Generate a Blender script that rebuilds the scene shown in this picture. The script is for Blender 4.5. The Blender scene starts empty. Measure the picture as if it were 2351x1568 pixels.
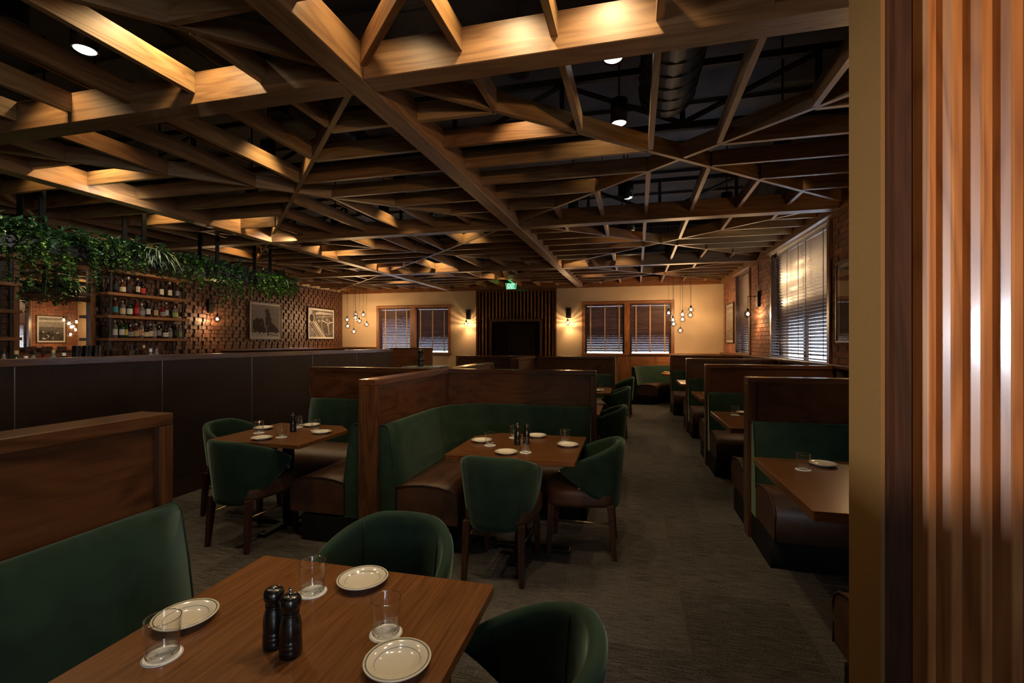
import bpy, bmesh, math, random
from mathutils import Vector, Matrix
PI = math.pi
R = random.Random(7)
SC = bpy.context.scene
COL = SC.collection

# ------------------------------------------------------------------ camera, world, exposure
FPX = 1080.0
cam_d = bpy.data.cameras.new('camera')
cam_d.sensor_fit = 'HORIZONTAL'; cam_d.sensor_width = 36.0
cam_d.lens = FPX / 2351.0 * 36.0
cam_d.shift_y = 2.0 / 2351.0
cam_d.clip_start = 0.02; cam_d.clip_end = 200
cam = bpy.data.objects.new('camera', cam_d); COL.objects.link(cam)
cam.location = (0, 0, 1.5)
cam.rotation_euler = (PI / 2, 0, math.atan(265.5 / FPX))
SC.camera = cam

W = bpy.data.worlds.new('world'); SC.world = W; W.use_nodes = True
wbg = W.node_tree.nodes['Background']
wbg.inputs[0].default_value = (0.72, 0.82, 1.0, 1)
wbg.inputs[1].default_value = 12.0
SC.view_settings.view_transform = 'Standard'
SC.view_settings.look = 'None'
SC.view_settings.gamma = 1.0
SC.view_settings.exposure = 0.0
try: SC.view_settings.use_curve_mapping = False
except Exception: pass

P_DOWN = 30.0       # ceiling downlights
P_BULB = 15.0        # each pendant bulb
P_SCONCE = 27.0      # each wall sconce
WARM = (1.0, 0.62, 0.30)
CANC = (1.0, 0.74, 0.40)

def lamp(kind, name, loc, energy, color, size=0.02, **kw):
    d = bpy.data.lights.new(name, kind); d.energy = energy; d.color = color
    if kind in ('POINT', 'SPOT'): d.shadow_soft_size = size
    for k, v in kw.items(): setattr(d, k, v)
    o = bpy.data.objects.new(name, d); o.location = loc; COL.objects.link(o)
    return o

# unseen area lights added on closed walls for daylight from behind the camera
al = lamp('AREA', 'unseen_rear_daylight', (-0.9, -3.9, 1.9), 12, (0.78, 0.87, 1.0), shape='RECTANGLE')
al.data.size = 3.0; al.data.size_y = 2.2; al.rotation_euler = (-PI / 2, 0, 0); al.rotation_euler = (PI / 2, 0, PI)
al.rotation_euler = (-PI/2, PI, 0)
al2 = lamp('AREA', 'unseen_right_daylight', (2.33, -3.1, 1.8), 100, (0.78, 0.87, 1.0), shape='RECTANGLE')
al2.data.size = 1.4; al2.data.size_y = 1.5; al2.rotation_euler = (0, PI/2, 0)
al3 = lamp('AREA', 'unseen_left_daylight', (-8.55, -2.4, 1.62), 26, (0.80, 0.88, 1.0), shape='RECTANGLE')
al3.data.size = 0.5; al3.data.size_y = 1.1; al3.data.spread = math.radians(26); al3.rotation_euler = (0, -PI/2, math.radians(22.5))  # unseen light, spread narrowed and aimed at the slatted screen
# added spot with no fixture, cone shaped to light the slatted screen's upper part
lamp('SPOT', 'added_screen_spot', (1.9, -.8, 2.2), 230, (1.0, 0.60, 0.28), 0.05, spot_size=math.radians(62), spot_blend=0.25).rotation_euler = (math.radians(95), 0, math.radians(20))

# ------------------------------------------------------------------ materials
MATS = {}
def mat(name, fn=None, **kw):
    if name in MATS: return MATS[name]
    m = bpy.data.materials.new(name); m.use_nodes = True
    nt = m.node_tree; b = nt.nodes['Principled BSDF']
    for k, v in kw.items():
        b.inputs[k].default_value = v if not isinstance(v, tuple) else (tuple(v) + (1,))[:4]
    if fn: fn(nt, b)
    MATS[name] = m
    return m
def N(nt, t, **kw):
    n = nt.nodes.new(t)
    for k, v in kw.items():
        if k in n.inputs: n.inputs[k].default_value = v
        else: setattr(n, k, v)
    return n
def coord(nt, scale=(1, 1, 1), rnd=True):
    tc = N(nt, 'ShaderNodeTexCoord'); mp = N(nt, 'ShaderNodeMapping'); mp.inputs['Scale'].default_value = scale
    src = tc.outputs['Object']
    if rnd:
        oi = N(nt, 'ShaderNodeObjectInfo'); mu = N(nt, 'ShaderNodeMath', operation='MULTIPLY'); mu.inputs[1].default_value = 37.0
        nt.links.new(oi.outputs['Random'], mu.inputs[0])
        ad = N(nt, 'ShaderNodeVectorMath', operation='ADD')
        nt.links.new(src, ad.inputs[0]); nt.links.new(mu.outputs[0], ad.inputs[1]); src = ad.outputs[0]
    nt.links.new(src, mp.inputs['Vector'])
    return mp.outputs['Vector']
def ramp(nt, src, stops):
    r = N(nt, 'ShaderNodeValToRGB'); cr = r.color_ramp
    while len(cr.elements) < len(stops): cr.elements.new(0.5)
    for e, (p, c) in zip(cr.elements, stops): e.position = p; e.color = tuple(c) + (1,)
    nt.links.new(src, r.inputs[0]); return r.outputs[0]
def bump(nt, b, src, strength, dist=0.01):
    bn = N(nt, 'ShaderNodeBump'); bn.inputs['Strength'].default_value = strength; bn.inputs['Distance'].default_value = dist
    nt.links.new(src, bn.inputs['Height']); nt.links.new(bn.outputs[0], b.inputs['Normal'])

def wood(name, dark, mid, light, axis=0, rough=0.4, coat=0.0, ring=9.0, fine=70.0, figured=False, spec=0.5, pw=0.9, nw=0.55):
    def fn(nt, b):
        lo = [1.0, 1.0, 1.0]; lo[axis] = 0.09 if not figured else 0.35
        v = coord(nt, tuple(lo))
        n1 = N(nt, 'ShaderNodeTexNoise'); n1.inputs['Scale'].default_value = ring if not figured else 5.0
        n1.inputs['Detail'].default_value = 3; n1.inputs['Distortion'].default_value = 0.6 if not figured else 1.4
        nt.links.new(v, n1.inputs['Vector'])
        w = N(nt, 'ShaderNodeMath', operation='MULTIPLY'); w.inputs[1].default_value = 7.0 if not figured else 3.0
        nt.links.new(n1.outputs[0], w.inputs[0])
        pp = N(nt, 'ShaderNodeMath', operation='PINGPONG'); pp.inputs[1].default_value = 0.5
        nt.links.new(w.outputs[0], pp.inputs[0])
        hi = [1.0, 1.0, 1.0]; hi[axis] = 0.03
        v2 = coord(nt, tuple(hi))
        n2 = N(nt, 'ShaderNodeTexNoise'); n2.inputs['Scale'].default_value = fine * 2; n2.inputs['Detail'].default_value = 4
        nt.links.new(v2, n2.inputs['Vector'])
        a = N(nt, 'ShaderNodeMath', operation='MULTIPLY_ADD'); a.inputs[1].default_value = pw
        nt.links.new(pp.outputs[0], a.inputs[0]); 
        s = N(nt, 'ShaderNodeMath', operation='MULTIPLY'); s.inputs[1].default_value = nw
        nt.links.new(n2.outputs[0], s.inputs[0]); nt.links.new(s.outputs[0], a.inputs[2])
        c = ramp(nt, a.outputs[0], [(0.12, dark), (0.42, mid), (0.85, light)])
        oi = N(nt, 'ShaderNodeObjectInfo')
        hs = N(nt, 'ShaderNodeHueSaturation'); mr = N(nt, 'ShaderNodeMapRange')
        mr.inputs['To Min'].default_value = 0.82; mr.inputs['To Max'].default_value = 1.18
        nt.links.new(oi.outputs['Random'], mr.inputs['Value']); nt.links.new(mr.outputs[0], hs.inputs['Value'])
        nt.links.new(c, hs.inputs['Color'])
        nt.links.new(hs.outputs[0], b.inputs['Base Color'])
        b.inputs['Roughness'].default_value = rough
        b.inputs['Coat Weight'].default_value = coat; b.inputs['Coat Roughness'].default_value = 0.12
        b.inputs['Specular IOR Level'].default_value = spec
        bump(nt, b, a.outputs[0], 0.12, 0.003)
    return mat(name, fn)

M_FIR = [wood('fir_beam_%d' % i, d, m, l, 0, 0.42, 0, 7.0, 60) for i, (d, m, l) in enumerate([
    ((0.115, 0.053, 0.019), (0.205, 0.105, 0.038), (0.29, 0.165, 0.066)),
    ((0.135, 0.070, 0.027), (0.23, 0.130, 0.052), (0.32, 0.19, 0.084)),
    ((0.095, 0.038, 0.014), (0.17, 0.074, 0.025), (0.245, 0.120, 0.044))])]
M_FIRP = wood('primary_fir_beam', (0.105, 0.049, 0.019), (0.185, 0.093, 0.037), (0.26, 0.140, 0.060), 0, 0.42, 0, 6.0, 60)
M_RAIL = {a: wood('walnut_frame_%d' % a, (0.034, 0.011, 0.004), (0.074, 0.027, 0.010), (0.12, 0.048, 0.018), a, 0.28, 0.35, 9, 80) for a in (0, 1, 2)}
M_PANEL = {a: wood('walnut_panel_%d' % a, (0.030, 0.009, 0.003), (0.064, 0.021, 0.0065), (0.105, 0.038, 0.012), a, 0.38, 0.10, 5, 60, figured=True) for a in (0, 1, 2)}
M_BAR = wood('dark_divider_panel', (0.009, 0.003, 0.0015), (0.018, 0.006, 0.003), (0.027, 0.010, 0.005), 2, 0.55, 0.0, 5, 50, figured=True)
M_TOP = wood('walnut_tabletop', (0.045, 0.014, 0.0035), (0.098, 0.035, 0.009), (0.16, 0.064, 0.019), 0, 0.30, 0.25, 14, 75, pw=0.42, nw=0.95)
M_TOPY = wood('walnut_tabletop_y', (0.045, 0.014, 0.0035), (0.098, 0.035, 0.009), (0.16, 0.064, 0.019), 1, 0.30, 0.25, 14, 75, pw=0.42, nw=0.95)
M_LEG = wood('chair_leg_wood', (0.018, 0.006, 0.003), (0.036, 0.013, 0.006), (0.055, 0.021, 0.009), 2, 0.35, 0.1)
M_TRIM = {a: wood('red_oak_trim_%d' % a, (0.11, 0.035, 0.010), (0.21, 0.075, 0.022), (0.30, 0.12, 0.038), a, 0.45, 0.0) for a in (0, 1, 2)}
M_SLAT = wood('glossy_slat_wood', (0.20, 0.070, 0.020), (0.33, 0.130, 0.040), (0.44, 0.19, 0.062), 2, 0.40, 0.35, 6, 50)
M_BACKING = wood('dark_screen_backing', (0.018, 0.006, 0.003), (0.032, 0.011, 0.005), (0.05, 0.018, 0.007), 2, 0.75, 0.0, spec=0.2)
M_SHELF = wood('oak_shelf', (0.15, 0.055, 0.016), (0.27, 0.11, 0.034), (0.36, 0.16, 0.055), 1, 0.5, 0.0)

def f_velvet(nt, b):
    v = coord(nt)
    n = N(nt, 'ShaderNodeTexNoise'); n.inputs['Scale'].default_value = 7; n.inputs['Detail'].default_value = 4; n.inputs['Distortion'].default_value = 0.8
    nt.links.new(v, n.inputs['Vector'])
    c = ramp(nt, n.outputs[0], [(0.3, (0.008, 0.0215, 0.013)), (0.62, (0.015, 0.035, 0.021))])
    nt.links.new(c, b.inputs['Base Color'])
    n2 = N(nt, 'ShaderNodeTexNoise'); n2.inputs['Scale'].default_value = 500; nt.links.new(v, n2.inputs['Vector'])
    bump(nt, b, n2.outputs[0], 0.25, 0.001)
    b.inputs['Roughness'].default_value = 0.85
    b.inputs['Sheen Weight'].default_value = 0.42; b.inputs['Sheen Roughness'].default_value = 0.35
    b.inputs['Sheen Tint'].default_value = (0.60, 0.80, 0.67, 1)
    b.inputs['Specular IOR Level'].default_value = 0.2
M_VEL = mat('green_velvet', f_velvet)
M_SEAM = mat('green_seam', **{'Base Color': (0.006, 0.018, 0.011), 'Roughness': 0.9})
def f_leather(nt, b):
    v = coord(nt)
    n = N(nt, 'ShaderNodeTexNoise'); n.inputs['Scale'].default_value = 9; n.inputs['Detail'].default_value = 5
    nt.links.new(v, n.inputs['Vector'])
    c = ramp(nt, n.outputs[0], [(0.3, (0.040, 0.0155, 0.008)), (0.7, (0.070, 0.028, 0.014))])
    nt.links.new(c, b.inputs['Base Color'])
    vo = N(nt, 'ShaderNodeTexVoronoi'); vo.inputs['Scale'].default_value = 260; nt.links.new(v, vo.inputs['Vector'])
    bump(nt, b, vo.outputs['Distance'], 0.18, 0.001)
    b.inputs['Roughness'].default_value = 0.5
M_LEA = mat('brown_leather', f_leather)
M_PIPE = mat('leather_piping', **{'Base Color': (0.035, 0.014, 0.008), 'Roughness': 0.5})
M_PLINTH = mat('black_plinth', **{'Base Color': (0.006, 0.006, 0.007), 'Roughness': 0.85, 'Specular IOR Level': 0.2})
M_MATTE = mat('matt_black', **{'Base Color': (0.004, 0.004, 0.004), 'Roughness': 0.95, 'Specular IOR Level': 0.1})
M_BLACK = mat('black_metal', **{'Base Color': (0.012, 0.012, 0.013), 'Roughness': 0.4, 'Metallic': 0.4})
M_BRASS = mat('brass', **{'Base Color': (0.55, 0.38, 0.16), 'Roughness': 0.3, 'Metallic': 1.0})
M_CHROME = mat('chrome', **{'Base Color': (0.75, 0.75, 0.76), 'Roughness': 0.12, 'Metallic': 1.0})
M_MILL = mat('black_lacquer', **{'Base Color': (0.004, 0.004, 0.005), 'Roughness': 0.28, 'Coat Weight': 0.3})
M_STEELD = mat('dark_steel', **{'Base Color': (0.10, 0.10, 0.11), 'Roughness': 0.22, 'Metallic': 1.0})
M_STRIP = mat('aluminium_strip', **{'Base Color': (0.30, 0.34, 0.40), 'Roughness': 0.35, 'Metallic': 0.9})

def f_carpet(nt, b):
    v = coord(nt, (2.2, 60, 1), rnd=False)
    n = N(nt, 'ShaderNodeTexNoise'); n.inputs['Scale'].default_value = 3.0; n.inputs['Detail'].default_value = 6; n.inputs['Roughness'].default_value = 0.75
    nt.links.new(v, n.inputs['Vector'])
    v2 = coord(nt, (40, 260, 1), rnd=False)
    n2 = N(nt, 'ShaderNodeTexNoise'); n2.inputs['Scale'].default_value = 2.0; n2.inputs['Detail'].default_value = 3; nt.links.new(v2, n2.inputs['Vector'])
    v3 = coord(nt, (1, 1, 1), rnd=False)
    br = N(nt, 'ShaderNodeTexBrick'); br.inputs['Scale'].default_value = 1.0; br.offset = 0.5
    br.inputs['Brick Width'].default_value = 0.6; br.inputs['Row Height'].default_value = 0.6; br.inputs['Mortar Size'].default_value = 0.0
    br.inputs['Color1'].default_value = (0.40, 0.40, 0.40, 1); br.inputs['Color2'].default_value = (0.6, 0.6, 0.6, 1)
    nt.links.new(v3, br.inputs['Vector'])
    a = N(nt, 'ShaderNodeMath', operation='ADD'); nt.links.new(n.outputs[0], a.inputs[0])
    s = N(nt, 'ShaderNodeMath', operation='MULTIPLY'); s.inputs[1].default_value = 0.6; nt.links.new(n2.outputs[0], s.inputs[0]); nt.links.new(s.outputs[0], a.inputs[1])
    a2 = N(nt, 'ShaderNodeMath', operation='MULTIPLY_ADD'); a2.inputs[1].default_value = 0.35; nt.links.new(br.outputs[0], a2.inputs[0]); nt.links.new(a.outputs[0], a2.inputs[2])
    c = ramp(nt, a2.outputs[0], [(0.78, (0.016, 0.0145, 0.014)), (0.95, (0.044, 0.039, 0.037)), (1.0, (0.10, 0.090, 0.084))])
    nt.links.new(c, b.inputs['Base Color']); b.inputs['Roughness'].default_value = 0.95
    b.inputs['Specular IOR Level'].default_value = 0.1
    bump(nt, b, a.outputs[0], 0.6, 0.004)
M_CARPET = mat('streaked_carpet_tiles', f_carpet)
def f_plaster(nt, b):
    v = coord(nt, rnd=False)
    n = N(nt, 'ShaderNodeTexNoise'); n.inputs['Scale'].default_value = 60; n.inputs['Detail'].default_value = 4; nt.links.new(v, n.inputs['Vector'])
    c = ramp(nt, n.outputs[0], [(0.3, (0.46, 0.33, 0.20)), (0.7, (0.52, 0.38, 0.235))])
    nt.links.new(c, b.inputs['Base Color']); b.inputs['Roughness'].default_value = 0.75; bump(nt, b, n.outputs[0], 0.2, 0.002)
M_PLASTER = mat('tan_plaster', f_plaster)
def f_ochre(nt, b):
    v = coord(nt, rnd=False)
    n = N(nt, 'ShaderNodeTexNoise'); n.inputs['Scale'].default_value = 140; n.inputs['Detail'].default_value = 3; nt.links.new(v, n.inputs['Vector'])
    c = ramp(nt, n.outputs[0], [(0.3, (0.135, 0.062, 0.0085)), (0.7, (0.155, 0.072, 0.011))])
    nt.links.new(c, b.inputs['Base Color']); b.inputs['Roughness'].default_value = 0.7; bump(nt, b, n.outputs[0], 0.25, 0.002)
M_OCHRE = mat('ochre_painted_wall_end', f_ochre)
def f_noisecol(c1, c2, sc, rough, bs=0.3):
    def fn(nt, b):
        v = coord(nt)
        n = N(nt, 'ShaderNodeTexNoise'); n.inputs['Scale'].default_value = sc; n.inputs['Detail'].default_value = 4; nt.links.new(v, n.inputs['Vector'])
        nt.links.new(ramp(nt, n.outputs[0], [(0.3, c1), (0.7, c2)]), b.inputs['Base Color'])
        b.inputs['Roughness'].default_value = rough; bump(nt, b, n.outputs[0], bs, 0.003)
    return fn
M_BRICKS = [mat('red_brick_%d' % i, f_noisecol(a, c, 22, 0.85)) for i, (a, c) in enumerate([
    ((0.16, 0.050, 0.022), (0.26, 0.095, 0.045)), ((0.20, 0.065, 0.028), (0.31, 0.115, 0.055)), ((0.12, 0.045, 0.024), (0.21, 0.085, 0.048))])]
M_MORTAR = mat('pale_mortar', f_noisecol((0.30, 0.22, 0.15), (0.42, 0.33, 0.24), 40, 0.95, 0.6))
M_RELIEF = mat('brown_relief_brick', f_noisecol((0.070, 0.028, 0.015), (0.125, 0.053, 0.029), 25, 0.55))
M_RELIEFB = mat('relief_backing', **{'Base Color': (0.03, 0.013, 0.008), 'Roughness': 0.9})
M_DECK = mat('charcoal_deck', f_noisecol((0.045, 0.047, 0.055), (0.065, 0.067, 0.075), 6, 0.8, 0.2))
M_STEELB = mat('black_joist_steel', **{'Base Color': (0.007, 0.007, 0.008), 'Roughness': 0.7})
M_DUCT = mat('black_duct', **{'Base Color': (0.012, 0.012, 0.013), 'Roughness': 0.35})
M_CHINA = None
def f_china(nt, b):
    tc = N(nt, 'ShaderNodeTexCoord'); sp = N(nt, 'ShaderNodeSeparateXYZ'); nt.links.new(tc.outputs['Object'], sp.inputs[0])
    cb = N(nt, 'ShaderNodeCombineXYZ'); nt.links.new(sp.outputs[0], cb.inputs[0]); nt.links.new(sp.outputs[1], cb.inputs[1])
    ln = N(nt, 'ShaderNodeVectorMath', operation='LENGTH'); nt.links.new(cb.outputs[0], ln.inputs[0])
    m = N(nt, 'ShaderNodeMath', operation='MULTIPLY'); m.inputs[1].default_value = 10.0; nt.links.new(ln.outputs['Value'], m.inputs[0])
    cream = (0.66, 0.61, 0.53); g = (0.03, 0.055, 0.045)
    r = N(nt, 'ShaderNodeValToRGB'); cr = r.color_ramp; cr.interpolation = 'CONSTANT'
    st = [(0, cream), (0.512, g), (0.522, cream), (0.695, g), (0.712, cream), (0.722, g), (0.728, cream)]
    while len(cr.elements) < len(st): cr.elements.new(0.5)
    for e, (p, c) in zip(cr.elements, st): e.position = p; e.color = c + (1,)
    nt.links.new(m.outputs[0], r.inputs[0]); nt.links.new(r.outputs[0], b.inputs['Base Color'])
    b.inputs['Roughness'].default_value = 0.12; b.inputs['Coat Weight'].default_value = 0.5
M_CHINA = mat('cream_china', f_china)
def f_coaster(nt, b):
    tc = N(nt, 'ShaderNodeTexCoord'); sp = N(nt, 'ShaderNodeSeparateXYZ'); nt.links.new(tc.outputs['Object'], sp.inputs[0])
    cb = N(nt, 'ShaderNodeCombineXYZ'); nt.links.new(sp.outputs[0], cb.inputs[0]); nt.links.new(sp.outputs[1], cb.inputs[1])
    ln = N(nt, 'ShaderNodeVectorMath', operation='LENGTH'); nt.links.new(cb.outputs[0], ln.inputs[0])
    m = N(nt, 'ShaderNodeMath', operation='MULTIPLY'); m.inputs[1].default_value = 20.0; nt.links.new(ln.outputs['Value'], m.inputs[0])
    r = N(nt, 'ShaderNodeValToRGB'); cr = r.color_ramp; cr.interpolation = 'CONSTANT'
    w = (0.93, 0.94, 0.97); g = (0.06, 0.09, 0.09)
    st = [(0, w), (0.78, g), (0.805, w)]
    while len(cr.elements) < len(st): cr.elements.new(0.5)
    for e, (p, c) in zip(cr.elements, st): e.position = p; e.color = c + (1,)
    nt.links.new(m.outputs[0], r.inputs[0]); nt.links.new(r.outputs[0], b.inputs['Base Color']); b.inputs['Roughness'].default_value = 0.6
M_COASTER = mat('white_pulp_coaster', f_coaster)
M_INK = mat('dark_ink', **{'Base Color': (0.04, 0.06, 0.055), 'Roughness': 0.6})
def thinglass(name, tint=(1, 1, 1), refl=1.0, rib=False, rough=0.02):
    m = bpy.data.materials.new(name); m.use_nodes = True; nt = m.node_tree
    for n in list(nt.nodes): nt.nodes.remove(n)
    out = N(nt, 'ShaderNodeOutputMaterial'); mx = N(nt, 'ShaderNodeMixShader')
    tr = N(nt, 'ShaderNodeBsdfTransparent'); gl = N(nt, 'ShaderNodeBsdfGlossy'); gl.inputs['Roughness'].default_value = rough
    tr.inputs[0].default_value = tint + (1,)
    lw = N(nt, 'ShaderNodeLayerWeight'); lw.inputs['Blend'].default_value = 0.5
    pw = N(nt, 'ShaderNodeMath', operation='POWER'); pw.inputs[1].default_value = 3.0; nt.links.new(lw.outputs['Facing'], pw.inputs[0])
    ma = N(nt, 'ShaderNodeMath', operation='MULTIPLY_ADD'); ma.inputs[1].default_value = 0.75 * refl; ma.inputs[2].default_value = 0.035 * refl
    nt.links.new(pw.outputs[0], ma.inputs[0])
    nt.links.new(ma.outputs[0], mx.inputs[0]); nt.links.new(tr.outputs[0], mx.inputs[1]); nt.links.new(gl.outputs[0], mx.inputs[2])
    if rib:   # rippled glass: rings round the vertical axis pass more or less light
        tc = N(nt, 'ShaderNodeTexCoord'); sp = N(nt, 'ShaderNodeSeparateXYZ'); nt.links.new(tc.outputs['Object'], sp.inputs[0])
        no = N(nt, 'ShaderNodeTexNoise'); no.inputs['Scale'].default_value = 14; nt.links.new(tc.outputs['Object'], no.inputs['Vector'])
        sc = N(nt, 'ShaderNodeMath', operation='MULTIPLY'); sc.inputs[1].default_value = 240; nt.links.new(sp.outputs[2], sc.inputs[0])
        ad = N(nt, 'ShaderNodeMath', operation='MULTIPLY_ADD'); ad.inputs[1].default_value = 9.0; nt.links.new(no.outputs[0], ad.inputs[0]); nt.links.new(sc.outputs[0], ad.inputs[2])
        sn = N(nt, 'ShaderNodeMath', operation='SINE'); nt.links.new(ad.outputs[0], sn.inputs[0])
        rp = N(nt, 'ShaderNodeMapRange'); rp.inputs['From Min'].default_value = -1; rp.inputs['To Min'].default_value = rib; rp.interpolation_type = 'SMOOTHSTEP'; rp.inputs['To Max'].default_value = 1.0
        nt.links.new(sn.outputs[0], rp.inputs['Value']); nt.links.new(rp.outputs[0], tr.inputs[0])
    nt.links.new(mx.outputs[0], out.inputs[0]); MATS[name] = m
    return m
M_GLASS = thinglass('clear_tumbler_glass', (0.99, 0.99, 0.99), 0.9)
M_PANE = thinglass('window_pane_glass', (0.93, 0.96, 0.97), 1.2)
M_PICGLASS = thinglass('picture_glass', (0.96, 0.96, 0.96), 0.9)
M_GLOBE = thinglass('rippled_globe_glass', (1, 1, 1), 0.8, rib=.30)
M_GLOBEP = thinglass('rippled_pendant_glass', (1, 1, 1), 0.8, rib=.50)
M_GEDGE = thinglass('thick_glass_edge', (.9, .92, .92), 6.0)
def emis(name, col, st):
    m = bpy.data.materials.new(name); m.use_nodes = True; nt = m.node_tree
    b = nt.nodes['Principled BSDF']; b.inputs['Base Color'].default_value = (0, 0, 0, 1)
    b.inputs['Emission Color'].default_value = col + (1,); b.inputs['Emission Strength'].default_value = st
    MATS[name] = m; return m
M_FIL = emis('glowing_filament', (1.0, 0.72, 0.40), 40)
M_LENS = emis('lit_downlight_lens', (1.0, 0.92, 0.82), 2.6)
M_LENSOFF = mat('dim_downlight_lens', **{'Base Color': (0.35, 0.35, 0.35), 'Roughness': 0.3})
M_EXITG = emis('exit_green', (0.01, 0.40, 0.10), 0.75)
M_EXITW = emis('exit_white', (0.62, 1.0, 0.78), 1.5)
M_MIRROR = mat('mirror_glass', **{'Base Color': (0.72, 0.72, 0.70), 'Roughness': 0.01, 'Metallic': 1.0})
M_MARBLE = mat('grey_green_marble', f_noisecol((0.10, 0.12, 0.11), (0.24, 0.27, 0.25), 14, 0.25, 0.02))
M_MATW = mat('picture_mount', **{'Base Color': (0.62, 0.58, 0.54), 'Roughness': 0.8})
M_PFRAME = mat('black_picture_frame', **{'Base Color': (0.01, 0.009, 0.008), 'Roughness': 0.4})
M_BLIND = {a: wood('dark_blind_slat_%d' % a, (0.030, 0.014, 0.010), (0.055, 0.026, 0.018), (0.085, 0.042, 0.028), a, 0.36, 0.15) for a in (0, 1)}
M_BLINDV = {0: M_BLIND[0], 1: M_BLIND[1]}
M_TAPE = mat('tan_ladder_tape', **{'Base Color': (0.42, 0.26, 0.14), 'Roughness': 0.9})
M_TAPED = mat('dark_ladder_tape', **{'Base Color': (0.05, 0.035, 0.03), 'Roughness': 0.9})

# ------------------------------------------------------------------ mesh helpers
class MB:
    def __init__(s): s.v = []; s.f = []; s.sm = []; s.mi = []
    def quadset(s, vs, fs, smooth=False, mi=0):
        o = len(s.v); s.v += [tuple(p) for p in vs]
        for f in fs: s.f.append([i + o for i in f]); s.sm.append(smooth); s.mi.append(mi)
        return s
    def box(s, x0, x1, y0, y1, z0, z1, mi=0):
        vs = [(x, y, z) for z in (z0, z1) for y in (y0, y1) for x in (x0, x1)]
        return s.quadset(vs, [(0, 2, 3, 1), (4, 5, 7, 6), (0, 1, 5, 4), (2, 6, 7, 3), (0, 4, 6, 2), (1, 3, 7, 5)], mi=mi)
    def prism(s, pts, z0, z1, mi=0):
        n = len(pts); a = sum(pts[i][0] * pts[(i + 1) % n][1] - pts[(i + 1) % n][0] * pts[i][1] for i in range(n))
        if a < 0: pts = pts[::-1]
        vs = [(p[0], p[1], z0) for p in pts] + [(p[0], p[1], z1) for p in pts]
        fs = [list(range(n))[::-1], list(range(n, 2 * n))] + [(i, (i + 1) % n, n + (i + 1) % n, n + i) for i in range(n)]
        return s.quadset(vs, fs, mi=mi)
    def lathe(s, prof, seg=24, c=(0, 0, 0), smooth=True, cap=True, mi=0):
        vs = []; fs = []
        for r, z in prof:
            for k in range(seg):
                a = 2 * PI * k / seg; vs.append((c[0] + r * math.cos(a), c[1] + r * math.sin(a), c[2] + z))
        m = len(prof)
        for i in range(m - 1):
            for k in range(seg):
                k2 = (k + 1) % seg; fs.append((i * seg + k, i * seg + k2, (i + 1) * seg + k2, (i + 1) * seg + k))
        s.quadset(vs, fs, smooth, mi)
        if cap:
            o = len(s.v) - len(vs)
            for i, rev in ((0, True), (m - 1, False)):
                if prof[i][0] > 1e-4:
                    f = [o + i * seg + k for k in range(seg)]
                    s.f.append(f[::-1] if rev else f); s.sm.append(False); s.mi.append(mi)
        return s
    def tube(s, path, r, seg=6, mi=0, caps=True):
        path = [Vector(p) for p in path]; n = len(path); vs = []; fs = []
        for i, p in enumerate(path):
            t = (path[min(i + 1, n - 1)] - path[max(i - 1, 0)]).normalized()
            u = t.cross(Vector((0, 0, 1)))
            if u.length < 1e-3: u = t.cross(Vector((1, 0, 0)))
            u.normalize(); w = u.cross(t)
            rr = r[i] if isinstance(r, (list, tuple)) else r
            for k in range(seg):
                a = 2 * PI * k / seg; vs.append(p + u * rr * math.cos(a) + w * rr * math.sin(a))
        for i in range(n - 1):
            for k in range(seg):
                k2 = (k + 1) % seg; fs.append((i * seg + k, i * seg + k2, (i + 1) * seg + k2, (i + 1) * seg + k))
        if caps: fs += [list(range(seg))[::-1], [(n - 1) * seg + k for k in range(seg)]]
        return s.quadset(vs, fs, seg > 4, mi)
    def sweep(s, path, norms, sec, smooth=True, mi=0):
        m = len(sec); vs = []; fs = []
        for p, nn in zip(path, norms):
            for (a, z) in sec: vs.append((p[0] + nn[0] * a, p[1] + nn[1] * a, z))
        for i in range(len(path) - 1):
            for k in range(m):
                k2 = (k + 1) % m; fs.append((i * m + k, i * m + k2, (i + 1) * m + k2, (i + 1) * m + k))
        s.quadset(vs, fs, smooth, mi)
        o = len(s.v) - len(vs)
        for f in ([o + k for k in range(m)][::-1], [o + (len(path) - 1) * m + k for k in range(m)]):
            s.f.append(f); s.sm.append(False); s.mi.append(mi)
        return s
    def mesh(s, name, mats):
        me = bpy.data.meshes.new(name); me.from_pydata([tuple(v) for v in s.v], [], [list(f) for f in s.f])
        if not isinstance(mats, (list, tuple)): mats = [mats]
        for m in mats: me.materials.append(m)
        me.polygons.foreach_set('use_smooth', s.sm); me.polygons.foreach_set('material_index', s.mi)
        me.update()
        bm = bmesh.new(); bm.from_mesh(me); bmesh.ops.recalc_face_normals(bm, faces=bm.faces); bm.to_mesh(me); bm.free()
        return me
    def obj(s, name, mats, parent=None, loc=(0, 0, 0), rotz=0.0, bevel=0):
        o = bpy.data.objects.new(name, s.mesh(name, mats)); COL.objects.link(o)
        o.location = loc; o.rotation_euler = (0, 0, rotz)
        if parent: o.parent = parent
        if bevel:
            b = o.modifiers.new('bevel', 'BEVEL'); b.width = bevel; b.segments = 2; b.limit_method = 'ANGLE'
        return o
def box(name, m, x0, x1, y0, y1, z0, z1, parent=None, bevel=0, origin=None):
    """box whose object origin lies at its own centre (or origin)"""
    c = origin or ((x0 + x1) / 2, (y0 + y1) / 2, (z0 + z1) / 2)
    return MB().box(x0 - c[0], x1 - c[0], y0 - c[1], y1 - c[1], z0 - c[2], z1 - c[2]).obj(name, m, parent, c, 0, bevel)
def tag(o, label, cat, group=None, kind=None):
    o['label'] = label; o['category'] = cat
    if group: o['group'] = group
    if kind: o['kind'] = kind
    return o
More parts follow.
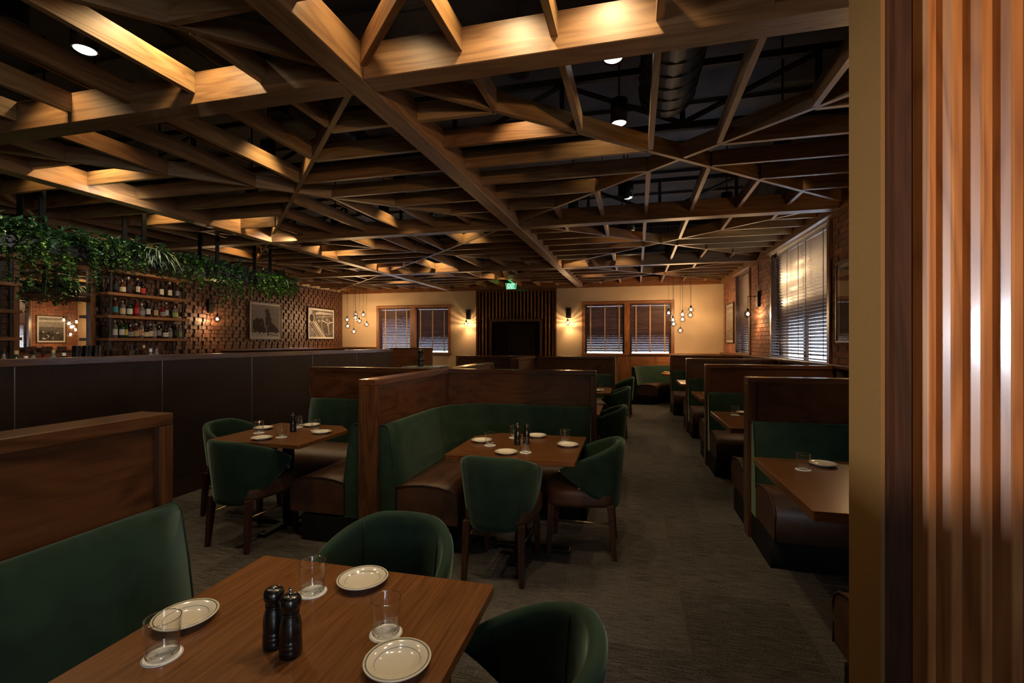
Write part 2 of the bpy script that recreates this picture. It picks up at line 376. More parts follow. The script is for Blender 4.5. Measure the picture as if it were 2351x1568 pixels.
def thing(name, label, cat, loc=(0, 0, 0), rotz=0.0, group=None):
    o = bpy.data.objects.new(name, None); COL.objects.link(o); o.location = loc; o.rotation_euler = (0, 0, rotz); o.empty_display_size = 0.1
    return tag(o, label, cat, group)
def struct(o, label=None):
    o['kind'] = 'structure'; o['category'] = 'structure'
    if label: o['label'] = label
    return o
def sroot(name, label):
    o = bpy.data.objects.new(name, None); COL.objects.link(o); return struct(o, label)
KIDS = {}
def copy_tree(o, parent=None):
    c = o.copy(); COL.objects.link(c)
    if parent: c.parent = parent
    for ch in [k for k in o.children]: copy_tree(ch, c)
    return c
def place(proto, first, loc, rotz, label, group=None):
    o = proto if first else copy_tree(proto)
    o.location = loc; o.rotation_euler = (0, 0, rotz); o['label'] = label
    if group: o['group'] = group
    return o

# ------------------------------------------------------------------ room shell
XL, XR, YF, YB, ZT = -8.66, 2.40, 13.0, -4.2, 4.6
struct(MB().box(XL - .3, XR + .3, YB - .2, YF + .6, -0.1, 0).obj('floor', M_CARPET), 'dark grey streaked carpet tile floor of the dining room')
# far wall with two double windows and the doorway
fw = sroot('wall_far', 'tan plaster far wall with two double windows and a slatted doorway')
W1 = (-7.40, -5.10); W2 = (-1.16, 1.13); ZS, ZH = 1.20, 2.54; DX = (-3.78, -2.37); DH = 2.09
def fwbox(x0, x1, z0, z1): box('plaster_section', M_PLASTER, x0, x1, YF, YF + .2, z0, z1, fw)
for a, b_ in ((XL - .2, W1[0]), (W1[1], DX[0]), (DX[1], W2[0]), (W2[1], XR + .2)): fwbox(a, b_, 0, ZT)
for w in (W1, W2): fwbox(w[0], w[1], 0, ZS); fwbox(w[0], w[1], ZH, ZT)
fwbox(DX[0], DX[1], DH, ZT)
# left wall
lw = sroot('wall_left', 'left wall of brown relief brick behind the bar')
box('plaster_section', M_PLASTER, XL - .2, XL, YB, YF, 0, ZT, lw)
box('tile_backing', M_RELIEFB, XL, XL + .012, 1.5, YF - .01, 0, 3.03, lw)
mb = MB(); pw_, ph_ = 0.066, 0.082
j = 0; z = 0.95
while z < 3.02:
    y = 3.2 + (j % 3) * pw_ * 0.33; k = 0
    while y < YF - 0.08:
        d = 0.012 + (0.038 if (k + j * 2) % 3 else 0.014) + R.uniform(-.004, .004)
        if not (4.88 < y < 5.86 and z > 1.38):
            mb.box(XL + .006, XL + d, y, y + pw_ * (0.84 if (k + j) % 2 else 0.93), z + R.uniform(0, .004), min(z + ph_ * 0.93, 3.03))
        y += pw_; k += 1
    z += ph_; j += 1
o = mb.obj('relief_bricks', M_RELIEF, lw); o['kind'] = 'stuff'
# right wall with openings (Y ranges) and brick facing
rw = sroot('wall_right', 'right wall of red brick with pale mortar between dark blinds')
OP = [(6.476, 8.844, 1.25, 3.0), (10.30, 11.54, 1.27, 3.0)]
ys = [YB, 6.476, 8.844, 10.30, 11.54, YF]
for i in range(0, 5, 2): box('wall_section', M_MORTAR, XR, XR + .25, ys[i], ys[i + 1], 0, ZT, rw)
for (a, b_, c_, d_) in OP:
    box('wall_section', M_MORTAR, XR, XR + .25, a, b_, 0, c_, rw); box('wall_section', M_MORTAR, XR, XR + .25, a, b_, d_, ZT, rw)
bl, bh, bd = 0.205, 0.064, 0.014
brick_me = [MB().box(-bd, 0.004, -bl / 2, bl / 2, -bh / 2, bh / 2).mesh('brick', m) for m in M_BRICKS]
half_me = [MB().box(-bd, 0.004, -bl / 4 + .004, bl / 4 - .004, -bh / 2, bh / 2).mesh('brick_half', m) for m in M_BRICKS]
stuffb = MB(); nb = 0
for (a, b_, indiv) in ((8.93, 10.22, True), (5.15, 6.38, True), (11.62, 12.98, False)):
    row = 0; z = 1.25 + bh / 2
    while z < 3.02:
        y = a; first = True
        while y < b_ - .03:
            L = (bl / 2 - .008) if (first and row % 2) else bl
            L = min(L, b_ - y)
            if indiv and nb < 298 and L > .05:
                me = half_me if L < bl * .75 else brick_me
                o = bpy.data.objects.new('brick', R.choice(me)); COL.objects.link(o); o.parent = rw
                o.location = (XR + R.uniform(-.002, .002), y + (L if L < bl * .75 else bl) / 2, z); nb += 1
                if L >= bl * .75 and L < bl: o.scale = (1, L / bl, 1); o.location.y = y + L / 2
            else: stuffb.box(XR - bd, XR, y, y + L, z - bh / 2, z + bh / 2, mi=R.randrange(3))
            y += L + .011; first = False
        z += bh + .011; row += 1
o = stuffb.obj('bricks', M_BRICKS, rw); o['kind'] = 'stuff'
# closed back wall behind the camera
bw = sroot('wall_back', 'back wall of the dining room behind the viewpoint')
box('plaster_section', M_PLASTER, XL - .2, XR + .2, YB - .2, YB, 0, ZT, bw)
box('upper_wall_paint', M_DECK, XR - .012, XR - .001, YB, YF, 3.24, ZT, rw); box('upper_wall_paint', M_DECK, XL, XR - .013, YF - .012, YF - .001, 3.24, ZT, fw); box('upper_wall_paint', M_DECK, XL + .001, XL + .012, YB, YF - .013, 3.30, ZT, lw)
# deck above the lattice
dk = sroot('ceiling', 'charcoal painted roof deck above the timber lattice')
box('deck', M_DECK, XL - .3, XR + .3, YB - .3, YF + .4, ZT, ZT + .1, dk)
for i in range(14): box('deck_rib', M_DECK, XL, XR, YB + .6 + i * 1.25, YB + .66 + i * 1.25, ZT - .05, ZT, dk)
def truss(yc):
    t = thing('roof_truss', 'black steel roof truss above the lattice, %s' % {5.15: 'nearest one behind the big duct', 1.6: 'overhead in front of the duct', 8.7: 'second one beyond the duct', 12.0: 'last one before the far wall'}[yc], 'truss', (0, yc, 3.7))
    for z in (0.0, 0.62): box('chord', M_STEELB, XL, XR, -.03, .03, z, z + .07, t)
    x = XR - .6; k = 0
    while x > XL + 1.3:
        box('web_post', M_STEELB, x - .025, x + .025, -.02, .02, .07, .62, t)
        MB().tube([(x, 0, .07), (x - 1.25, 0, .62)] if k % 2 else [(x, 0, .62), (x - 1.25, 0, .07)], .028, 4).obj('web_diagonal', M_STEELB, t)
        x -= 1.25; k += 1
for yc in (1.6, 5.15, 8.7, 12.0): truss(yc)
du = thing('spiral_duct', 'fat black spiral air duct hanging above the lattice on the right', 'duct', (0.38, 1.0, 4.02))
MB().tube([(0, 0, 0), (0, 3.95, 0)], .27, 28).obj('duct_body', M_DUCT, du)
for i in range(19): MB().tube([(.274 * math.cos(a / 14 * 2 * PI), .25 + i * .2 + .04 * math.sin(a / 14 * 2 * PI), .274 * math.sin(a / 14 * 2 * PI)) for a in range(15)], .006, 4).obj('duct_seam', M_BLACK, du)
du2 = thing('round_duct', 'black round branch duct running above the bar side of the lattice', 'duct', (-3.7, 3.0, 4.3))
MB().tube([(0, 0, 0), (0, 8, 0)], .2, 20).obj('duct_body', M_DUCT, du2)
pp = thing('conduit_run', 'pair of thin conduit pipes under the roof deck above the bar', 'pipe', (-5.6, 1.0, 4.2))
for dx in (0, .08): MB().tube([(dx, 0, 0), (dx + .2, 11, 0)], .014, 6).obj('pipe', M_TRIM[1], pp)

# ------------------------------------------------------------------ timber lattice
lat = thing('timber_lattice', 'suspended brown timber beam lattice covering the whole ceiling', 'ceiling lattice', (0, 0, 3.0))
CX = [(-9.09, 0.010), (-5.34, 0.027), (-1.54, 0.027), (2.38, 0.008)]
RY = [-1.10, 2.475, 6.05, 9.52, 12.92]
def colx(i, y): return CX[i][0] + CX[i][1] * (y - 2.5)
Z0P, Z0J, Z1 = 0.0, 0.070, 0.205
def beam(name, p, q, w, z0, z1, m):
    p = Vector((p[0], p[1])); q = Vector((q[0], q[1])); d = q - p; L = d.length; a = math.atan2(d.y, d.x)
    if L < 0.06: return
    o = MB().box(-L / 2, L / 2, -w / 2, w / 2, z0, z1).obj(name, m, lat, ((p.x + q.x) / 2, (p.y + q.y) / 2, 0), a)
    if name == 'primary_beam' : 
        b = o.modifiers.new('bevel', 'BEVEL'); b.width = .004; b.segments = 1
    return o
XLL = XL + 0.02
for i in (1, 2): beam('primary_beam', (colx(i, -1.1), -1.1), (colx(i, 12.85), 12.85), .150, Z0P, Z1, M_FIRP)
for jy in (0, 1, 2, 3):
    y = RY[jy]
    xs = [XLL] + [colx(1, y), colx(2, y), 2.30]
    for k in range(3):
        x0 = xs[k] + (.076 if k else 0); x1 = xs[k + 1] - (.076 if k < 2 else 0)
        beam('primary_beam', (x0, y), (x1, y), .150, Z0P, Z1, M_FIRP)
# edge beams along right and far walls
beam('edge_beam', (2.345, -1.2), (2.345, 12.98), .10, -0.005, Z1 + .03, M_FIRP)
beam('edge_beam', (XLL, 12.95), (2.29, 12.95), .09, -0.005, Z1 + .03, M_TRIM[0])
TW = .038
def clipx(p, q, xm):
    # clip a segment to x >= xm
    (x0, y0), (x1, y1) = p, q
    if x0 < xm and x1 < xm: return None
    if x0 < xm: t = (xm - x0) / (x1 - x0); return (xm, y0 + t * (y1 - y0)), q
    if x1 < xm: t = (xm - x1) / (x0 - x1); return p, (xm, y1 + t * (y0 - y1))
    return p, q
def jb(name, p, q, w=TW):
    r = clipx(p, q, XLL + .01)
    if r and (Vector(r[0]) - Vector(r[1])).length > .08: beam(name, r[0], r[1], w, Z0J, Z1 - .002, R.choice(M_FIR))
for ci in range(3):
    for ri in range(4):
        y0 = RY[ri] + .076; y1 = RY[ri + 1] - (.076 if ri < 3 else .04)
        wl = .076; wr = .076 if ci < 2 else .085
        a00 = (colx(ci, y0) + wl, y0); a10 = (colx(ci + 1, y0) - wr, y0)
        a01 = (colx(ci, y1) + wl, y1); a11 = (colx(ci + 1, y1) - wr, y1)
        cx = (a00[0] + a10[0] + a01[0] + a11[0]) / 4; cy = (y0 + y1) / 2; C0 = (cx, cy)
        jb('diagonal_beam', a00, a11)
        d = Vector((a10[0] - cx, a10[1] - cy)).normalized() * .03
        jb('diagonal_beam', a10, (cx + d.x, cy + d.y)); jb('diagonal_beam', (cx - d.x, cy - d.y), a01)
        hy = (y1 - y0) / 2
        for k in (-2.5, -1.5, -.5, .5, 1.5, 2.5):
            dx = k * .52; ex = abs(dx)
            for (yy, sgn, L_, R_) in ((y0, 1, a00, a10), (y1, -1, a01, a11)):
                mx = (L_[0] + R_[0]) / 2; hw = (R_[0] - L_[0]) / 2
                t = ex / hw
                if t < .98:
                    yd = yy + sgn * hy * (1 - t)
                    jb('joist', (mx + dx, yy), (mx + dx + (cx - mx) * (1 - t), yd - sgn * .03))
            dy = k * (hy * 2 / 7.35); t = abs(dy) / hy
            for (ya, col_, sgn, hwx) in ((cy + dy, ci, 1, (a10[0] + a11[0] - a00[0] - a01[0]) / 4), (cy + dy, ci + 1, -1, (a10[0] + a11[0] - a00[0] - a01[0]) / 4)):
                xe = colx(ci, ya) + wl if sgn == 1 else colx(ci + 1, ya) - wr
                jb('joist', (xe, ya), (xe + sgn * (hwx * (1 - t)) - sgn * .03, ya))
for k in range(8):
    x = -6.9 + k * 1.3
    if k in (1, 3, 5, 7): MB().tube([(x, 4.3 + (k % 3) * 1.7, Z1), (x, 4.3 + (k % 3) * 1.7, ZT - 3.0)], .006, 6).obj('hanger_rod', M_BLACK, lat)

# ------------------------------------------------------------------ downlights
def make_can(on=True):
    t = thing('downlight', 'x', 'downlight', (0, 0, 0))
    MB().lathe([(.0, .02), (.075, .02), (.085, 0), (.085, .24), (.02, .25), (.0, .25)], 20).obj('can_body', M_BLACK, t)
    MB().lathe([(.0, -.004), (.055, -.002), (.070, .008)], 20, cap=False).obj('lens', M_LENS if on else M_LENSOFF, t)
    MB().tube([(0, 0, .25), (0, 0, .90)], .01, 6).obj('stem', M_BLACK, t)
    return t
def make_baffled():
    t = thing('downlight', 'x', 'downlight', (0, 0, 0))
    MB().lathe([(.060, .13), (.066, .12), (.070, 0), (.078, 0), (.078, .24), (.02, .25), (.0, .25)], 20, cap=False).obj('can_body', M_PLINTH, t)
    MB().lathe([(.0, .125), (.060, .125), (.060, .135), (0, .135)], 20).obj('lens', M_LENS, t)
    MB().tube([(0, 0, .25), (0, 0, 1.12)], .01, 6).obj('stem', M_PLINTH, t)
    return t
CAN_BAF = make_baffled()
CAN_ON = make_can(True); CAN_OFF = make_can(False)
ZC = 3.70
CANS = [  # x, y, label, power factor
    (-3.98, 2.68, 'lit black cylinder downlight nearest the upper left corner', 1.0),
    (-0.11, 3.74, 'lit black downlight beside the big spiral duct', 1.0),
    (-0.083, 4.86, 'lit black downlight over the aisle just beyond the duct', 1.0),
    (0.0, 7.39, 'lit black downlight over the middle of the aisle', 1.0),
    (0.05, 9.60, 'lit black downlight over the far end of the aisle', 1.0),
]
HID = [(-3.72, 2.10, 1.7, 112), (-2.45, 2.12, 1.9, 112), (-1.25, 2.05, .9, 106), (-.62, 2.05, 2.0, 112), (-.08, 2.08, 2.0, 112),
       (-2.95, 3.50, 1.5, 84), (-.78, 3.38, 1.4, 84), (-4.93, 3.40, 1.9, 110), (-5.75, 3.50, 1.4, 110), (-5.85, 4.80, 1.5, 110), (-4.95, 5.35, 1.4, 110), (-2.90, 5.62, 1.4, 84),
       (1.52, 5.27, .9, 84), (1.43, 7.55, 1.0, 84), (-4.93, 7.2, 2.4, 112), (-3.75, 6.75, 1.2, 110), (-2.45, 6.85, 1.1, 100), (-.8, 7.15, 1.1, 90), (-.05, 6.6, 1.1, 90),
       (-4.90, 8.95, 2.2, 112), (-3.9, 9.2, 1.7, 110), (-2.6, 8.7, .9, 90), (-4.4, 10.1, 1.6, 110), (-3.0, 11.0, 1.3, 110), (-.95, 9.2, 1.2, 100), (-.1, 9.1, 1.2, 100), (-.8, 11.3, .9, 90), (-6.6, 7.0, 1.4, 110), (-6.5, 9.6, 1.4, 110),
       (-5.9, 11.2, 1.3, 110), (.9, 11.2, .6, 90), (-7.6, 5.6, .6, 100), (-.85, .95, .75, 60)]
ZLH = 3.48
for i, (x, y, lb, pf) in enumerate(CANS):
    o = place(CAN_ON, i == 0, (x, y, ZC), 0, lb, None)
    lamp('SPOT', 'downlight_beam', (x, y, ZC - .02), P_DOWN * pf, CANC, .045, spot_size=math.radians(104), spot_blend=.45)
place(CAN_OFF, True, (-4.25, 4.85, ZC), 0, 'unlit black downlight with a pale lens, left of centre above the lattice')
HWHERE = ['at the upper left, nearest the viewer', 'left of the first lengthwise beam at the top', 'over the first crossing of the thick beams', 'right of the first beam crossing at the top', 'in the top middle of the view', 'beyond the nearest crosswise beam, left of centre', 'beyond the nearest crosswise beam, right of centre', 'over the passage beside the bar divider, nearer one', 'over the front bar, nearest one', 'over the front bar, second one', 'over the passage beside the bar divider, second one', "over the left corner booth's far side", 'over the second window booth', 'over the third window booth', "over the passage beside the divider's far half", 'between the divider and the middle booths', 'over the back of the left booths', 'over the booths behind the middle cross partition', 'over the aisle by the second aisle chair', "over the service station's near side", 'over the service station', 'left of the farthest cross partition', 'behind the service station', 'in front of the slatted doorway', 'over the farthest right booth', 'over the aisle by the third aisle chair', 'in front of the right far window', 'over the far end of the front bar', 'before the relief brick between the pictures', 'in front of the left far window', 'beside the right pendant cluster', 'over the bottle shelves', 'over the foreground table']
for hi, (x, y, pf, cone) in enumerate(HID):
    o = place(CAN_BAF, hi == 0, (x, y, ZLH), 0, 'black baffled downlight above the lattice ' + HWHERE[hi], 'baffled downlights above the lattice')
    lamp('SPOT', 'downlight_beam', (x, y, ZLH - .02), P_DOWN * pf, CANC if cone > 70 else (1.0, .86, .68), .045, spot_size=math.radians(cone), spot_blend=.45)

# ------------------------------------------------------------------ partitions
def partition(label, x0, x1, y0, y1, zt, ends=(1, 1), name='booth_partition', group=None):
    ax = 0 if (x1 - x0) > (y1 - y0) else 1
    L = (x1 - x0) if ax == 0 else (y1 - y0); T = (y1 - y0) if ax == 0 else (x1 - x0)
    t = thing(name, label, 'partition', ((x0 + x1) / 2, (y0 + y1) / 2, 0), 0, group)
    def bb(n, m, a0, a1, b0, b1, z0, z1, bev=0):
        if ax == 0: return box(n, m, a0, a1, b0, b1, z0, z1, t, bev)
        return box(n, m, b0, b1, a0, a1, z0, z1, t, bev)
    h = .044; sw = .055
    bb('top_rail', M_RAIL[ax], -L / 2, L / 2, -T / 2, T / 2, zt - h, zt, .003)
    a0, a1 = -L / 2, L / 2
    if ends[0]: bb('end_stile', M_RAIL[2], a0, a0 + sw, -T / 2, T / 2, 0, zt - h - .001, .003); a0 += sw
    if ends[1]: bb('end_stile', M_RAIL[2], a1 - sw, a1, -T / 2, T / 2, 0, zt - h - .001, .003); a1 -= sw
    bb('panel', M_PANEL[ax], a0 + .001, a1 - .001, -T / 2 + .022, T / 2 - .022, 0, zt - h - .001)
    return t
ZP = 1.23
partition('short dark wood partition at the left edge ending beside the foreground table', -1.85, -1.695, -.02, 1.445, ZP, (0, 1))
partition('dark wood partition with its thick end post nearest the middle of the room', -1.905, -1.76, 3.06, 4.485, ZP, (1, 0))
partition('long crosswise wood partition behind the middle corner booth', -3.40, -.291, 4.49, 4.62, ZP, (1, 1))
partition('lengthwise wood partition running on beyond the middle corner booth', -1.90, -1.755, 4.625, 6.12, ZP, (0, 1))
partition('lengthwise wood partition farther back in front of the far cross partition', -1.90, -1.755, 7.62, 9.085, ZP, (1, 0))
partition('farthest crosswise wood partition in front of the slatted doorway', -3.42, -.23, 9.09, 9.22, ZP, (1, 1))
RP = [(.90, 3.96), (.925, 6.14), (.955, 8.33), (.895, 10.70)]
RL = ['nearest wood partition of the window booths on the right', 'second wood partition of the window booths on the right', 'third wood partition of the window booths on the right', 'farthest wood partition of the window booths beside the curved bench']
for (x, y), l in zip(RP, RL): partition(l, x, XR - .06, y, y + .125, ZP, (1, 0), group='window booth partitions')
# wainscot and ledge of the right wall
tr = sroot('trim_1', 'dark wood wainscot and ledge below the brick of the right wall')
box('wainscot_panel', M_PANEL[1], XR - .03, XR - .001, 1.7, YF - .02, 0, 1.20, tr)
box('ledge', M_RAIL[1], XR - .11, XR - .001, 1.7, YF - .02, 1.20, 1.245, tr, .003)
tr2 = sroot('trim_2', 'reddish wood wainscot of the far wall behind the curved bench')
for k, (a, b_) in enumerate([(-.26, .06), (.07, .72), (.73, 1.38), (1.39, 2.28)]):
    box('wainscot_panel', M_TRIM[2] if k == 0 else M_TRIM[0], a, b_, YF - .035, YF - .001, 0, 1.17, tr2)
box('ledge', M_TRIM[0], .06, 2.28, YF - .09, YF - .001, 1.171, 1.21, tr2, .003)
tr3 = sroot('trim_3', 'dark wood wainscot of the left wall and left part of the far wall')
box('wainscot_panel', M_BACKING, XL + .06, XL + .10, 8.4, YF - .01, 0, 1.31, tr3)
box('ledge', M_RAIL[1], XL + .055, XL + .22, 8.4, YF - .01, 1.311, 1.36, tr3, .003)
box('wainscot_panel', M_BACKING, XL + .23, W1[0] - .05, YF - .04, YF - .001, 0, 1.31, tr3)
box('ledge', M_RAIL[0], XL + .23, W1[0] - .06, YF - .12, YF - .001, 1.311, 1.36, tr3, .003)

# ------------------------------------------------------------------ bar divider
dv = thing('bar_divider', 'long very dark wood divider wall hiding the bar on the left', 'divider', (-4.33, 4.6, 0))
seams = [1.32, 2.42, 3.52, 4.61, 5.70, 6.80, 7.96]
for a, b_ in zip(seams[:-1], seams[1:]):
    box('panel', M_BAR, .045, .07, a - 4.6 + .004, b_ - 4.6 - .004, .165, 1.325, dv)
    box('seam_strip', M_STRIP, .046, .0695, b_ - 4.6 - .003, b_ - 4.6 + .003, .165, 1.325, dv) if b_ < 7.9 else None
box('core', M_BAR, -.07, .044, 1.30 - 4.6, 7.97 - 4.6, 0, 1.325, dv)
box('top_rail', M_RAIL[1], -.085, .09, 1.30 - 4.6, 7.985 - 4.6, 1.326, 1.38, dv, .003)
box('base_rail', M_BAR, .046, .085, 1.30 - 4.6, 7.97 - 4.6, 0, .16, dv)
st = thing('service_station', 'wood service station with grey green marble counter at the end of the divider', 'service station', (-3.85, 8.55, 0))
box('cabinet', M_PANEL[0], -.36, .33, -.25, .34, 0, .985, st); box('counter', M_MARBLE, -.38, .35, -.27, .34, .986, 1.03, st, .003)
box('back_panel', M_PANEL[0], -.95, -.02, .345, .40, 0, 1.36, st); box('back_rail', M_RAIL[0], -.96, -.01, .34, .405, 1.361, 1.395, st)

# ------------------------------------------------------------------ benches
SEC_SEAT = [(.13, .215), (.13, .455), (.22, .475), (.34, .485), (.46, .478), (.545, .458), (.592, .425), (.605, .38), (.603, .215)]
SEC_BACK = [(.0, .20), (.0, .88), (.012, .896), (.035, .90), (.060, .893), (.073, .87), (.105, .70), (.132, .50), (.138, .42), (.138, .20)]
SEC_PL = [(.0, 0), (.0, .195), (.50, .195), (.50, 0)]
def bench(label, P, Nn, corner=None, group=None, lathe_ends=(1, 1)):
    c = P[len(P) // 2]
    t = thing('banquette', label, 'bench', (c[0], c[1], 0), 0, group)
    Q = [(p[0] - c[0], p[1] - c[1]) for p in P]
    MB().sweep(Q, Nn, SEC_PL).obj('plinth', M_PLINTH, t)
    seat_o = MB().sweep(Q, Nn, SEC_SEAT).obj('seat', M_LEA, t, bevel=0)
    back_o = MB().sweep(Q, Nn, SEC_BACK).obj('back', M_VEL, t)
    for e, on in ((0, lathe_ends[0]), (-1, lathe_ends[1])):
        if not on: continue
        p, n = Q[e], Nn[e]; q = Q[1] if e == 0 else Q[-2]
        dx, dy = p[0] - q[0], p[1] - q[1]; l = math.hypot(dx, dy); dx /= l; dy /= l
        MB().tube([(p[0] + n[0] * a + dx * .001, p[1] + n[1] * a + dy * .001, z) for a, z in SEC_SEAT[1:]], .0055, 6).obj('piping', M_PIPE, seat_o)
        MB().tube([(p[0] + n[0] * a + dx * .001, p[1] + n[1] * a + dy * .001, z) for a, z in SEC_BACK[1:-1]], .004, 6).obj('back_piping', M_SEAM, back_o)
    if corner:
        arc = [(p[0] - c[0], p[1] - c[1]) for p in corner[1]]
        MB().prism([(corner[0][0] - c[0], corner[0][1] - c[1])] + arc, .84, .885).obj('corner_shelf', M_RAIL[0], t)
    return t
def lbench(label, cx, cy, sx, sy, Ly, Lx, r=.52, group=None, ends=(1, 1)):
    """corner at (cx,cy); room lies toward sx in x and sy in y; arms Ly along y, Lx along x"""
    P = []; Nn = []
    n1 = 5
    for i in range(n1 + 1): P.append((cx, cy + sy * (Ly - (Ly - r) * i / n1))); Nn.append((sx, 0))
    na = 12
    arc = [(cx, cy + sy * r)]
    for i in range(1, na):
        a = PI / 2 * i / na
        P.append((cx + sx * (r - r * math.cos(a)), cy + sy * (r - r * math.sin(a)))); Nn.append((sx * math.cos(a), sy * math.sin(a))); arc.append(P[-1])
    arc.append((cx + sx * r, cy))
    for i in range(n1 + 1): P.append((cx + sx * (r + (Lx - r) * i / n1), cy)); Nn.append((0, sy))
    cc = (cx + sx * .002, cy + sy * .002)
    return bench(label, P, Nn, (cc, arc), group, ends)
def sbench(label, x0, x1, y, sy, group=None):
    return bench(label, [(x0, y), ((x0 + x1) / 2, y), (x1, y)], [(0, sy)] * 3, None, group, (1, 0))
lbench('green velvet and brown leather corner bench at the left edge of the foreground', -1.690, .02, 1, 1, 1.39, .45)
lbench('green velvet L shaped corner bench with brown leather seat in the middle of the room', -1.755, 4.485, 1, -1, 1.39, 1.42)
lbench('green velvet L shaped corner bench left of the thick end post', -1.91, 4.485, -1, -1, 1.39, 1.42)
lbench('green velvet corner bench behind the middle cross partition, right half', -1.750, 4.625, 1, 1, 1.45, 1.42)
lbench('green velvet corner bench in front of the farthest cross partition', -1.750, 9.085, 1, -1, 1.40, 1.46)
lbench('green velvet corner bench behind the farthest cross partition', -1.5, 9.225, 1, 1, .7, 1.20)
BW = ['first window booth', 'second window booth', 'third window booth', 'fourth window booth']
yy = [1.68] + [p[1] for p in RP]
for i in range(4):
    xe = RP[i][0] + .022
    sbench('brown leather bench with green back on the far side of the %s' % BW[i], xe, XR - .12, RP[i][1] - .012, -1, 'window booth benches facing the viewer')
    y = 1.69 if i == 0 else RP[i - 1][1] + .135
    sbench('brown leather bench on the near side of the %s, seen from its end' % BW[i], (RP[i - 1][0] + .03) if i else .86, XR - .12, y, 1, 'window booth benches facing away')
# horseshoe bench round the far table
cxh, cyh, rh = 1.33, 11.78, 1.16
P = []; Nn = []
for i in range(25):
    a = PI - PI * i / 24
    P.append((cxh + (rh + .08) * math.cos(a), cyh + rh * math.sin(a) * .98)); Nn.append((-math.cos(a), -math.sin(a)))
# keep clear of right wall ledge
P = [(min(p[0], 2.27), p[1]) for p in P]
bench('curved green velvet horseshoe bench round the far corner table', P, Nn)

# ------------------------------------------------------------------ tables
def table(label, x0, x1, y0, y1, chamf=None, m=None, group=None, wallside=False, foot=0):
    cx, cy = (x0 + x1) / 2, (y0 + y1) / 2; a, b_ = (x1 - x0) / 2, (y1 - y0) / 2
    t = thing('dining_table', label, 'table', (cx, cy, 0), 0, group)
    pts = []
    for (sx, sy) in ((-1, -1), (1, -1), (1, 1), (-1, 1)):
        k = .17 if chamf == (sx, sy) else .006
        p1 = (sx * a, sy * (b_ - k)); p2 = (sx * (a - k), sy * b_)
        pts += [p1, p2] if sx * sy > 0 else [p2, p1]
    pts = [(p[0], p[1]) for p in pts]
    # order counter-clockwise
    pts.sort(key=lambda p: math.atan2(p[1], p[0]))
    MB().prism(pts, -.030 if not wallside else -.045, 0).obj('tabletop', m or M_TOP, t, (0, 0, .75), bevel=.002)
    MB().prism([(p[0] * .6, p[1] * .6) for p in pts], -.012, 0).obj('mounting_plate', M_BLACK, t, (0, 0, .7195 if not wallside else .7045))
    MB().lathe([(.045, .03), (.045, .695)], 20).obj('column', M_BLACK, t)
    for k in range(2):
        L = .36 if k == foot else .30
        MB().box(-L, L, -.035, .035, 0, .03).obj('foot', M_BLACK, t, rotz=k * PI / 2, bevel=.008)
    return t
table('large walnut table in the foreground with two black mills', -1.243, -.400, .575, 1.402, (-1, -1), M_TOPY)
table('walnut table of the middle corner booth with two black mills', -1.190, -.320, 2.945, 3.765, (-1, 1))
table('walnut table of the left corner booth with one black mill', -3.145, -2.325, 2.955, 3.745, (1, 1), M_TOP)
table('walnut table partly hidden behind the right end of the middle cross partition', -1.14, -.285, 4.97, 5.73, None)
table('walnut table in front of the farthest cross partition', -1.12, -.25, 7.10, 7.95, None)
TB = [(.80, 2.35, 3.37), (.875, 4.46, 5.49), (.95, 6.66, 7.68), (.94, 8.95, 9.95)]
for (x, a, b_), n in zip(TB, BW): table('walnut table fixed in the %s beside the windows' % n, x, XR - .13, a, b_, None, M_TOP, 'window booth tables', True)
t = thing('round_table', 'round wood table inside the far horseshoe bench', 'table', (1.33, 11.98, 0))
MB().lathe([(0, .705), (.5, .705), (.53, .712), (.535, .745), (.53, .75), (0, .75)], 48, smooth=False).obj('tabletop', M_TRIM[0], t)
MB().lathe([(.045, .03), (.045, .70)], 20).obj('column', M_BLACK, t); MB().lathe([(0, 0), (.3, 0), (.3, .012), (.06, .03), (0, .03)], 32).obj('base', M_BLACK, t)

